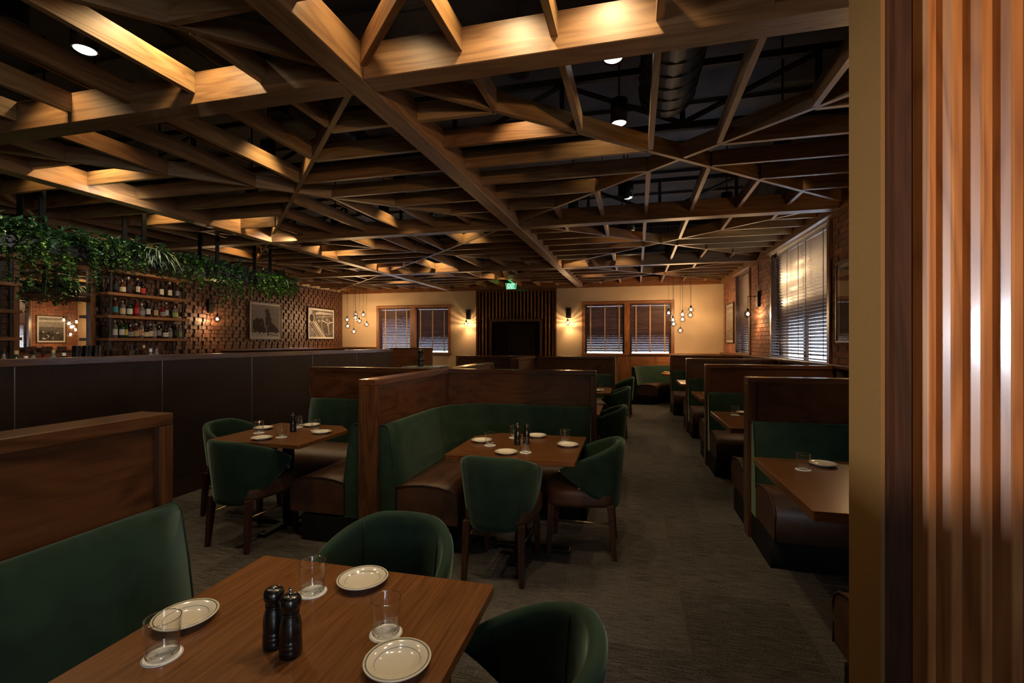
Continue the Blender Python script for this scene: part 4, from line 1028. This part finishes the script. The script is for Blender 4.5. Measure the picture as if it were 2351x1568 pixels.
race += [(1, blob(.56, .78, .03, .03)), (1, blob(.60, .50, .05, .07)), (2, blob(.33, .42, .03, .03)), (3, line((.57, .40), (.55, .28), .012)), (0, line((.58, .32), (.57, .04), .022)), (0, line((.66, .28), (.69, .14), .02)), (0, line((.80, .24), (.84, .10), .016)), (0, line((.46, .22), (.40, .10), .018)), (0, line((.30, .20), (.27, .08), .016)), (0, line((.15, .24), (.12, .12), .016)), (2, line((.62, .08), (.95, .03), .012))]
picture('framed black and white photograph of racing horses on the brown relief brick', 'L', 9.20, 10.27, 1.565, 2.475, race)
car = [(2, rect(0, 1, 0, 1)), (4, [(0, 1), (.14, 1), (.06, .55), (0, .5)]), (1, [(.22, .98), (1, .95), (1, 0), (.60, 0), (.22, .62)]), (0, [(.30, .70), (.98, .72), (.98, .55), (.62, .05), (.32, .55)]),
       (4, [(.26, .84), (.98, .88), (.98, .93), (.40, .96), (.24, .90)]), (3, [(.28, .72), (.95, .80), (.95, .83), (.28, .76)]),
       (4, blob(.10, .70, .105, .17, 20, 0)), (0, blob(.10, .70, .085, .145, 20, 0)),
       (3, [(.04, .5), (.20, .56), (.66, 0), (.40, 0)]), (5, line((.20, .55), (.60, 0), .012)), (0, line((.12, .5), (.44, 0), .016)), (1, line((.06, .45), (.30, .1), .02)), (5, line((.24, .60), (.66, 0), .008)), (3, rect(0, .16, 0, .32)), (4, line((.02, .42), (.34, 0), .010))]
for cx, cy, r in ((.40, .60, .05), (.53, .63, .035), (.74, .66, .05), (.84, .60, .03)): car += [(4, blob(cx, cy, r, r, 12, .1)), (1, blob(cx, cy, r * .6, r * .6, 10, .1))]
n = 36
for k in range(n):
    a, b_ = 2 * PI * k / n, 2 * PI * (k + 1) / n
    car.append((4, line((.76 + .26 * math.cos(a), .50 + .42 * math.sin(a)), (.76 + .26 * math.cos(b_), .50 + .42 * math.sin(b_)), .007)))
car += [(4, blob(.77, .50, .05, .07, 14, 0)), (5, line((.72, .54), (.55, .62), .012)), (5, line((.82, .54), (1, .60), .012)), (4, line((.77, .44), (.82, .12), .014)), (1, blob(.77, .50, .025, .035, 12, 0))]
picture('framed black and white photograph of an old car dashboard and steering wheel', 'L', 11.27, 12.50, 1.585, 2.485, car)
herd = [(3, rect(0, 1, 0, 1)), (4, rect(0, 1, .82, .9)), (2, rect(0, 1, 0, .60)), (1, rect(0, 1, 0, .35))]
rr = random.Random(11)
for k in range(34): herd.append((rr.choice([0, 0, 1, 4]), blob(rr.uniform(.02, .98), rr.uniform(.05, .42), rr.uniform(.03, .07), rr.uniform(.03, .06), 9, .3)))
picture('framed black and white landscape on the brick in the far right corner', 'R', 11.72, 12.60, 1.48, 2.43, herd)
cat = [(2, rect(0, 1, 0, 1)), (1, rect(0, 1, 0, .5)), (4, rect(0, 1, .0, .05))]
for k in range(9): cat.append((rr.choice([0, 1]), blob(rr.uniform(.1, .9), rr.uniform(.25, .6), rr.uniform(.08, .16), rr.uniform(.10, .2), 12, .25)))
picture('dark framed picture on the brick just left of the ochre wall end', 'R', 5.28, 6.24, 1.495, 2.42, cat)

# ------------------------------------------------------------------ back bar
mr = thing('bar_mirror', 'wood framed mirror behind the bar reflecting pendants and brick', 'mirror', (XL + .02, 5.39, 1.33))
box('mirror_glass', M_MIRROR, 0, .02, -.47, .47, 0, 1.35, mr)
for y in (-.50, .50): box('frame_post', M_TRIM[2], 0, .07, y - .035, y + .035, -.1, 1.5, mr)
box('frame_rail', M_BACKING, .021, .05, -.465, .465, .83, .90, mr); box('frame_rail', M_TRIM[1], 0, .05, -.465, .465, -.06, -.002, mr); box('frame_rail', M_TRIM[1], 0, .05, -.465, .465, 1.35, 1.42, mr)
cb = thing('back_bar_cabinet', 'dark wood back bar cabinet with wooden counter under the shelves', 'cabinet', (-8.30, 5.2, 0))
box('body', M_BACKING, -.28, .22, -2.8, 2.3, 0, 1.20, cb); box('counter', M_SHELF, -.29, .26, -2.8, 2.32, 1.201, 1.245, cb, .003)
def shelving(y0, y1, label):
    t = thing('bottle_shelving', label, 'shelves', (-8.47, (y0 + y1) / 2, 1.246)); h = (y1 - y0) / 2
    for z in (1.573, 1.955, 2.335, 2.72): box('shelf', M_SHELF, -.17, .17, -h, h, z - .048 - 1.246, z - 1.246, t, .002)
    for y in (-h + .09, h - .09):
        for x in (-.12, .10): box('post', M_BLACK, x - .012, x + .012, y - .018, y + .018, 0, 1.60, t)
shelving(5.93, 7.42, 'wood shelves on black posts full of bottles, right of the bar mirror')
shelving(3.3, 4.80, 'wood shelves on black posts left of the bar mirror')
bc = thing('bar_counter', 'dark bar counter behind the divider holding bottles and shaker tins', 'bar counter', (-6.0, 4.6, 0))
box('counter_top', M_RAIL[1], -.32, .30, -3.2, 3.6, 1.08, 1.12, bc, .004); box('counter_front', M_BAR, -.22, .18, -3.15, 3.5, 0, 1.079, bc)
def gl_mat(n, c, r=.12): return mat('bottle_glass_' + n, **{'Base Color': c, 'Roughness': r, 'Coat Weight': .6})
BG = dict(amber=gl_mat('amber', (.10, .028, .008)), green=gl_mat('green', (.008, .045, .018)), clear=gl_mat('clear', (.16, .155, .15)), dark=gl_mat('dark', (.012, .008, .008)), red=gl_mat('red', (.20, .010, .012)), brown=gl_mat('brown', (.05, .018, .008)))
LB = dict(white=(.75, .74, .72), cream=(.68, .58, .38), teal=(.05, .28, .30), grey=(.30, .30, .30), red=(.5, .03, .03), black=(.03, .03, .03), tan=(.5, .36, .18), lime=(.30, .45, .10), yellow=(.65, .50, .15), mint=(.50, .65, .55))
LB = {k: mat('bottle_label_' + k, **{'Base Color': v, 'Roughness': .7}) for k, v in LB.items()}
SH = {'tall': ([(0, 0), (.036, 0), (.038, .004), (.038, .185), (.034, .205), (.016, .232), (.014, .245), (.014, .285), (0, .285)], .0385, .05, .15, .014, .285),
      'round': ([(0, 0), (.044, 0), (.047, .006), (.048, .12), (.044, .150), (.022, .178), (.015, .19), (.015, .225), (0, .225)], .0485, .03, .11, .015, .225),
      'square': ([(0, 0), (.040, 0), (.042, .004), (.042, .165), (.036, .185), (.017, .200), (.015, .21), (.015, .25), (0, .25)], .0425, .035, .13, .0155, .25),
      'slim': ([(0, 0), (.030, 0), (.032, .004), (.032, .19), (.026, .215), (.013, .245), (.012, .30), (0, .30)], .0325, .06, .15, .013, .30)}
BP = {}
for k, (prof, lr, z0, z1, cr_, ct) in SH.items():
    t = thing('bottle', 'x', 'bottle')
    MB().lathe(prof, 18).obj('glass_body', BG['amber'], t)
    mb = MB(); vs = []; nn = 9
    for i in range(nn):
        a = -math.radians(75) + math.radians(150) * i / (nn - 1)
        vs += [(lr * math.cos(a), lr * math.sin(a), z0), (lr * math.cos(a), lr * math.sin(a), z1)]
    mb.quadset(vs, [(2 * i, 2 * i + 2, 2 * i + 3, 2 * i + 1) for i in range(nn - 1)], True).obj('paper_label', LB['white'], t)
    MB().lathe([(0, ct - .022), (cr_ + .002, ct - .022), (cr_ + .002, ct + .012), (0, ct + .012)], 12, smooth=False).obj('cap', M_BLACK, t)
    for c in t.children: c.material_slots[0].link = 'OBJECT'
    BP[k] = t
usedb = set()
GN = {'amber': 'amber', 'green': 'green', 'clear': 'clear', 'dark': 'near black', 'red': 'red', 'brown': 'brown'}
def bottle(kind, x, y, z, g, l, cap, label, group, extra=None):
    o = place(BP[kind], kind not in usedb, (x, y, z), R.uniform(-.5, .1), label, group); usedb.add(kind)
    for c in o.children:
        if c.name.startswith('glass'): c.material_slots[0].link = 'OBJECT'; c.material_slots[0].material = BG[g]
        elif c.name.startswith('paper'): c.material_slots[0].link = 'OBJECT'; c.material_slots[0].material = LB[l]
        else: c.material_slots[0].link = 'OBJECT'; c.material_slots[0].material = cap
    return o
CAPS = [M_BLACK, LB['tan'], LB['white'], M_STEELD]
ordn = ['first', 'second', 'third', 'fourth', 'fifth', 'sixth', 'seventh', 'eighth', 'ninth', 'tenth', 'eleventh', 'twelfth', 'thirteenth', 'fourteenth', 'fifteenth']
rowsb = [
 ('top bar shelf', 2.336, [(6.116, 'tall', 'dark', 'black'), (6.222, 'round', 'amber', 'cream'), (6.33, 'tall', 'brown', 'black'), (6.487, 'tall', 'dark', 'cream'), (6.579, 'square', 'dark', 'red'), (6.934, 'tall', 'dark', 'cream'), (7.097, 'tall', 'dark', 'cream'), (7.256, 'slim', 'brown', 'grey')]),
 ('middle bar shelf', 1.956, [(6.123, 'tall', 'amber', 'teal'), (6.25, 'square', 'clear', 'cream'), (6.363, 'square', 'green', 'white'), (6.464, 'tall', 'red', 'red'), (6.586, 'round', 'clear', 'grey'), (6.697, 'tall', 'dark', 'white'), (6.801, 'square', 'brown', 'tan'), (6.938, 'round', 'red', 'grey'), (7.045, 'tall', 'amber', 'mint'), (7.18, 'round', 'clear', 'lime')]),
 ('bottom bar shelf', 1.574, [(6.116, 'tall', 'clear', 'white'), (6.207, 'tall', 'green', 'white'), (6.301, 'tall', 'green', 'yellow'), (6.382, 'round', 'brown', 'grey'), (6.464, 'square', 'amber', 'tan'), (6.559, 'tall', 'clear', 'cream'), (6.652, 'round', 'dark', 'cream'), (6.729, 'square', 'brown', 'cream'), (6.801, 'square', 'clear', 'grey'), (6.90, 'tall', 'dark', 'grey'), (7.01, 'round', 'dark', 'white'), (7.118, 'square', 'clear', 'grey'), (7.211, 'slim', 'dark', 'black'), (7.311, 'square', 'clear', 'lime')])]
lastb = None
for rn, z, lst in rowsb:
    for k, (y, kd, g, l) in enumerate(lst):
        o = bottle(kd, -8.42 + R.uniform(-.02, .03), y, z, g, l, CAPS[(k * 7 + len(lst)) % 4], '%s bottle with %s label, %s from the left on the %s' % (GN[g], l, ordn[k], rn), 'bottles on the %s' % rn)
        if rn.startswith('bottom') and k == 5: lastb = o
f = bpy.data.curves.new('seven', 'FONT'); f.body = '7'; f.size = .10; f.align_x = 'CENTER'; f.offset = .003
fo = bpy.data.objects.new('seven', f); COL.objects.link(fo); bpy.context.view_layer.update()
me = bpy.data.meshes.new_from_object(fo.evaluated_get(bpy.context.evaluated_depsgraph_get())); bpy.data.objects.remove(fo); me.materials.clear(); me.materials.append(mat('label_print_red', **{'Base Color': (.6, .02, .02), 'Roughness': .7}))
o = bpy.data.objects.new('printed_numeral', me); COL.objects.link(o); o.parent = lastb; lastb.rotation_euler = (0, 0, -.35); o.location = (.0395, 0, .064); o.rotation_euler = (PI / 2, 0, PI / 2)
# glasses on the back counter
def stem_glass():
    t = MB().lathe([(0, .0), (.032, .002), (.033, .004), (.006, .012), (.004, .02), (.004, .10), (.014, .112), (.034, .135), (.040, .165), (.034, .205)], 24, cap=False).obj('wine_glass', M_GLASS)
    return tag(t, 'x', 'glass')
WG = stem_glass(); WG.rotation_euler = (PI, 0, 0)
wy = [6.395, 6.463, 6.532, 6.602, 6.673, 6.745, 6.818]
for k, y in enumerate(wy):
    o = place(WG, k == 0, (-8.28 + (k % 2) * .09, y, 1.246 + .205), 0, 'upturned wine glass, %s from the left on the back bar counter' % ordn[k], 'upturned wine glasses'); o.rotation_euler = (PI, 0, 0)
for k, y in enumerate([6.04, 6.12, 6.20, 6.29, 7.0, 7.075]):
    put(GL, (-8.30 + (k % 2) * .08, y, 1.246), 0, 'short glass, %s of the small glasses on the back bar counter' % ordn[k], 'glasses on the back bar').scale = (1.1, 1.1, 1.5 if k < 4 else 1.0)
# items on the front bar counter
for k, (y, kd, g, l, hs) in enumerate([(3.406, 'slim', 'clear', 'white', .95), (3.505, 'square', 'green', 'tan', 1.12), (3.585, 'square', 'clear', 'white', .9), (3.65, 'round', 'clear', 'white', 1.22), (3.74, 'tall', 'red', 'grey', .9), (3.83, 'tall', 'clear', 'white', 1.0), (3.93, 'square', 'dark', 'cream', 1.0),
                                      (4.66, 'square', 'brown', 'yellow', 1.3), (4.74, 'slim', 'dark', 'red', 1.1), (4.83, 'slim', 'brown', 'cream', 1.1), (4.92, 'round', 'clear', 'grey', 1.25), (5.0, 'slim', 'clear', 'grey', 1.05)]):
    o = bottle(kd, -6.15, y * 1.0, 1.121, g, l, CAPS[k % 4], '%s bottle, %s from the left along the front bar counter' % (GN[g], ordn[k]), 'bottles on the front bar counter'); o.scale = (1, 1, hs)
def tin():
    t = MB().lathe([(0, .17), (.036, .17), (.038, .165), (.045, .006), (.046, 0), (.044, 0), (.036, .160), (0, .160)], 24).obj('shaker_tin', M_STEELD); return tag(t, 'x', 'shaker tin')
TN = tin()
spots = [(4.03, 1.121), (4.13, 1.121), (4.23, 1.121), (4.33, 1.121), (4.04, 1.30), (4.14, 1.30), (4.24, 1.30)]
for k, (y, z) in enumerate(spots):
    o = place(TN, k == 0, (-6.12, y, z if z < 1.2 else 1.2925), 0, 'upside down steel shaker tin, %s of the two tier stack on the bar' % ordn[k], 'shaker tins'); o.scale = (1, 1, 1.0)

# ------------------------------------------------------------------ hanging planter and its plants
pf = thing('hanging_planter', 'long black planter tray hung on flat bars above the bar', 'planter', (-6.13, 5.0, 2.45))
MB().box(-.17, .17, -2.7, 2.5, 0, .02).box(-.17, -.15, -2.7, 2.5, .02, .12).box(.15, .17, -2.7, 2.5, .02, .12).obj('tray', M_BLACK, pf)
for y in (2.55, 3.62, 4.69, 5.79, 6.86):
    for x in (-.16, .16): box('hanger_bar', M_MATTE, x - .008 , x + .008, y - 5.0 - .028, y - 5.0 + .028, .121, .78, pf)
def leafmat(name, c1, c2, rough=.35):
    def fn(nt, b):
        g = N(nt, 'ShaderNodeNewGeometry'); c = ramp(nt, g.outputs['Random Per Island'], [(0.0, c1), (.6, c2), (1.0, tuple(x * 1.5 for x in c2))])
        nt.links.new(c, b.inputs['Base Color']); b.inputs['Roughness'].default_value = rough
    return mat(name, fn)
ML = dict(ivy=leafmat('leaf_ivy', (.022, .060, .014), (.075, .150, .032)), bush=leafmat('leaf_deep', (.016, .048, .022), (.042, .105, .042)), fern=leafmat('leaf_bluish', (.035, .090, .050), (.09, .19, .11)),
          pale=leafmat('leaf_striped', (.18, .27, .14), (.40, .50, .32)), dark=leafmat('leaf_purple', (.016, .010, .016), (.040, .026, .036)), gold=leafmat('leaf_gold', (.34, .25, .02), (.55, .38, .04)), lime=leafmat('leaf_lime', (.07, .17, .015), (.15, .30, .04)))
M_STEMG = mat('green_stem', **{'Base Color': (.03, .05, .015), 'Roughness': .6})
def leaf(mb, p, d, up, L, w, mi=0, fold=.25, droop=.2):
    d = d.normalized(); s = d.cross(up); 
    if s.length < 1e-3: s = d.cross(Vector((1, 0, 0)))
    s.normalize(); n = s.cross(d).normalized()
    a = p; m1 = p + d * L * .35 - n * 0; m2 = p + d * L * .7 - n * L * droop * .4; t = p + d * L - n * L * droop
    mb.quadset([a, m1 + s * w * .5 + n * w * fold, m1, m1 - s * w * .5 + n * w * fold, m2 + s * w * .4 + n * w * fold * .6, m2, m2 - s * w * .4 + n * w * fold * .6, t],
               [(0, 2, 1), (0, 3, 2), (1, 2, 5, 4), (2, 3, 6, 5), (4, 5, 7), (5, 6, 7)], False, mi)
rp = random.Random(5)
def rv(z=(-.3, 1)): 
    a = rp.uniform(0, 2 * PI); return Vector((math.cos(a), math.sin(a), rp.uniform(*z))).normalized()
def plant_mesh(kind):
    mb = MB(); sb = MB()
    if kind in ('ivy', 'ivylong', 'limevine'):
        nv = 13; LG = .50 if kind == 'ivylong' else .20
        for v in range(nv):
            a = rp.uniform(-.5 * PI, .5 * PI) if rp.random() < .75 else rp.uniform(0, 2 * PI)
            p = Vector((rp.uniform(-.1, .14), rp.uniform(-.2, .2), .12)); d = Vector((math.cos(a) * .8, math.sin(a) * .6, .7)); pth = [p.copy()]
            L = rp.uniform(.5, 1) * LG + .22; k = 0
            while k * .028 < L:
                p = p + d.normalized() * .028; d = d * .82 + Vector((rp.uniform(-.12, .12), rp.uniform(-.12, .12), -.34)); pth.append(p.copy()); k += 1
                for q in range(2):
                    leaf(mb, p, rv((-.6, .5)), Vector((0, 0, 1)), rp.uniform(.030, .062), rp.uniform(.024, .046), 0, .15, .25)
            sb.tube(pth[::3] + [pth[-1]], .002, 3)
    elif kind == 'bush':
        for v in range(38):
            d = rv((-.35, 1.3)); b0 = Vector((rp.uniform(-.1, .1), rp.uniform(-.15, .15), .08)); L = rp.uniform(.12, .30)
            sb.tube([b0, b0 + d * L * .5, b0 + d * L], .003, 3)
            for q in range(9):
                p = b0 + d * L * (.25 + .75 * q / 8); leaf(mb, p, (rv((-.5, .6)) + d * .6), Vector((0, 0, 1)), rp.uniform(.055, .115), rp.uniform(.030, .055), 0, .2, .3)
    elif kind == 'fern':
        for v in range(22):
            d = rv((-.1, 1.4)); p = Vector((0, rp.uniform(-.08, .08), .08)); dd = d.copy(); pth = [p.copy()]
            for k in range(11):
                p = p + dd * .028; dd = (dd + Vector((0, 0, -.10))).normalized(); pth.append(p.copy())
                s = dd.cross(Vector((0, 0, 1)))
                for sg in (-1, 1): leaf(mb, p, s * sg + dd * .5, Vector((0, 0, 1)), .045, .022, 0, .1, .15)
            sb.tube(pth[::2] + [pth[-1]], .002, 3)
    elif kind == 'spider':
        for v in range(70):
            a = rp.uniform(0, 2 * PI); d = Vector((math.cos(a), math.sin(a), rp.uniform(.6, 1.6))).normalized(); p = Vector((0, 0, .08)); L = rp.uniform(.28, .50); n = 9; w0 = rp.uniform(.007, .011)
            L_, R_ = [], []
            for k in range(n + 1):
                w = w0 * math.sin(PI * (.12 + .86 * k / n)); s = d.cross(Vector((0, 0, 1)))
                s = s.normalized() if s.length > 1e-3 else Vector((1, 0, 0))
                L_.append(p + s * w); R_.append(p - s * w); p = p + d * (L / n); d = (d + Vector((0, 0, -.30))).normalized()
            mb.quadset(L_ + R_, [(k, k + 1, n + 2 + k, n + 1 + k) for k in range(n)], True, 0)
    elif kind == 'dark':
        for v in range(60):
            d = rv((-.4, 1.0)); p = Vector((rp.uniform(-.05, .1), rp.uniform(-.1, .1), rp.uniform(-.05, .12))) + d * rp.uniform(.05, .18); leaf(mb, p, d, Vector((0, 0, 1)), rp.uniform(.06, .10), rp.uniform(.06, .09), 0, .35, .45)
        sb.tube([(0, 0, 0), (0.02, 0, .1)], .004, 4)
    elif kind == 'croton':
        for v in range(22):
            d = rv((.1, 1.1)); leaf(mb, Vector((rp.uniform(-.04, .08), rp.uniform(-.06, .06), rp.uniform(.05, .22))), d, Vector((0, 0, 1)), rp.uniform(.12, .19), rp.uniform(.035, .055), 1 if rp.random() < .3 else 0, .2, .3)
        sb.tube([(0, 0, .02), (0.0, 0, .22)], .005, 4)
    return mb, sb
KM = dict(ivy='ivy', ivylong='ivy', limevine='lime', bush='bush', fern='fern', spider='pale', dark='dark', croton='bush')
KN = dict(ivy=('trailing_ivy', 'bushy trailing ivy'), ivylong=('trailing_ivy', 'long hanging ivy vines'), limevine=('trailing_vine', 'bright lime green trailing vine'), bush=('leafy_plant', 'deep green broad leaved plant'),
          fern=('fern', 'bluish green fern'), spider=('spider_plant', 'pale striped spider plant'), dark=('heuchera', 'crinkled purple black leaved plant'), croton=('croton', 'croton with yellow marked long leaves'))
PM = {}
for k in KM:
    mb, sb = plant_mesh(k); t = thing(KN[k][0], 'x', 'plant')
    o = mb.obj('foliage', [ML[KM[k]], ML['gold']], t)
    if sb.v: sb.obj('stems', M_STEMG, t)
    PM[k] = t
seq = [('fern', 2.62), ('bush', 2.85), ('croton', 3.12), ('ivy', 3.25), ('croton', 3.42), ('bush', 3.50), ('limevine', 3.62), ('ivylong', 3.72), ('fern', 3.82), ('fern', 3.98), ('bush', 3.90), ('ivylong', 4.02), ('ivy', 4.22), ('dark', 4.30), ('bush', 4.45), ('ivy', 4.42), ('fern', 4.62), ('bush', 4.78), ('spider', 4.90), ('spider', 4.82), ('ivy', 5.02),
       ('fern', 5.2), ('bush', 5.3), ('limevine', 5.42), ('bush', 5.55), ('ivy', 5.68), ('dark', 5.86), ('ivy', 5.98), ('bush', 6.1), ('ivylong', 6.2), ('fern', 6.38), ('ivy', 6.5), ('limevine', 6.66), ('dark', 6.55), ('ivy', 6.85), ('limevine', 7.0), ('bush', 7.1), ('ivy', 7.22), ('spider', 7.28), ('fern', 7.42)]
usedp = {}
wh = [(2.9, 'at the left frame edge'), (3.55, 'above the left bottle shelves'), (4.1, 'above the bar mirror'), (4.75, 'left of the middle of the planter'), (5.5, 'above the right bottle shelves'), (6.3, 'near the lit sconce'), (9, 'at the far right end of the planter')]
wn = {}
for k, y in seq:
    w = next(b_ for a, b_ in wh if y < a); base = '%s %s' % (KN[k][1], w); wn[base] = wn.get(base, 0) + 1
    lb = base if wn[base] == 1 else base + ', ' + {2: 'farther one', 3: 'third one', 4: 'fourth one'}[wn[base]]
    o = place(PM[k], k not in usedp, (-6.08 + rp.uniform(-.06, .08), y, 2.47 + rp.uniform(0, .04)), rp.uniform(-.5, .5), lb, 'plants in the hanging planter'); usedp[k] = 1
    sc1 = rp.uniform(.92, 1.15); o.scale = (sc1, sc1, sc1)
lamp('SPOT', 'added_planter_spot', (-4.7, 3.7, 3.0), 60, (1.0, .93, .80), .04, spot_size=1.7, spot_blend=.8).rotation_euler = (math.radians(66), 0, math.radians(80))  # added spots without fixtures, brightening the plants
lamp('SPOT', 'added_planter_spot', (-4.7, 5.9, 3.0), 60, (1.0, .93, .80), .04, spot_size=1.7, spot_blend=.8).rotation_euler = (math.radians(66), 0, math.radians(80))
lamp('SPOT', 'shelf_spot', (-7.3, 6.6, 2.95), 18, (1.0, .75, .5), .04, spot_size=1.5, spot_blend=.8).rotation_euler = (math.radians(50), 0, math.radians(90))
# frames added round the unseen daylight area lights, no openings behind them
def rear_frame(n, axis, fixed, c, z, w, h, label):
    t = sroot('window_%d' % n, label)
    for (a0, a1, z0, z1) in ((c - w / 2 - .07, c - w / 2, z - h / 2 - .07, z + h / 2 + .07), (c + w / 2, c + w / 2 + .07, z - h / 2 - .07, z + h / 2 + .07), (c - w / 2, c + w / 2, z + h / 2, z + h / 2 + .07), (c - w / 2, c + w / 2, z - h / 2 - .07, z - h / 2)):
        if axis == 'x': box('frame_piece', M_TRIM[0], a0, a1, fixed[0], fixed[1], z0, z1, t)
        else: box('frame_piece', M_TRIM[1], fixed[0], fixed[1], a0, a1, z0, z1, t)
rear_frame(5, 'x', (YB + .001, -3.89), -.9, 1.9, 3.0, 2.2, 'frame added round the unseen daylight lamp on the back wall')
rear_frame(6, 'y', (2.32, XR - .001), -3.1, 1.8, 1.5, 1.4, 'frame added round the unseen daylight lamp on the right wall')
rear_frame(7, 'y', (XL + .001, -8.54), -2.4, 1.62, 1.3, .8, 'frame added round the unseen daylight lamp on the left wall')
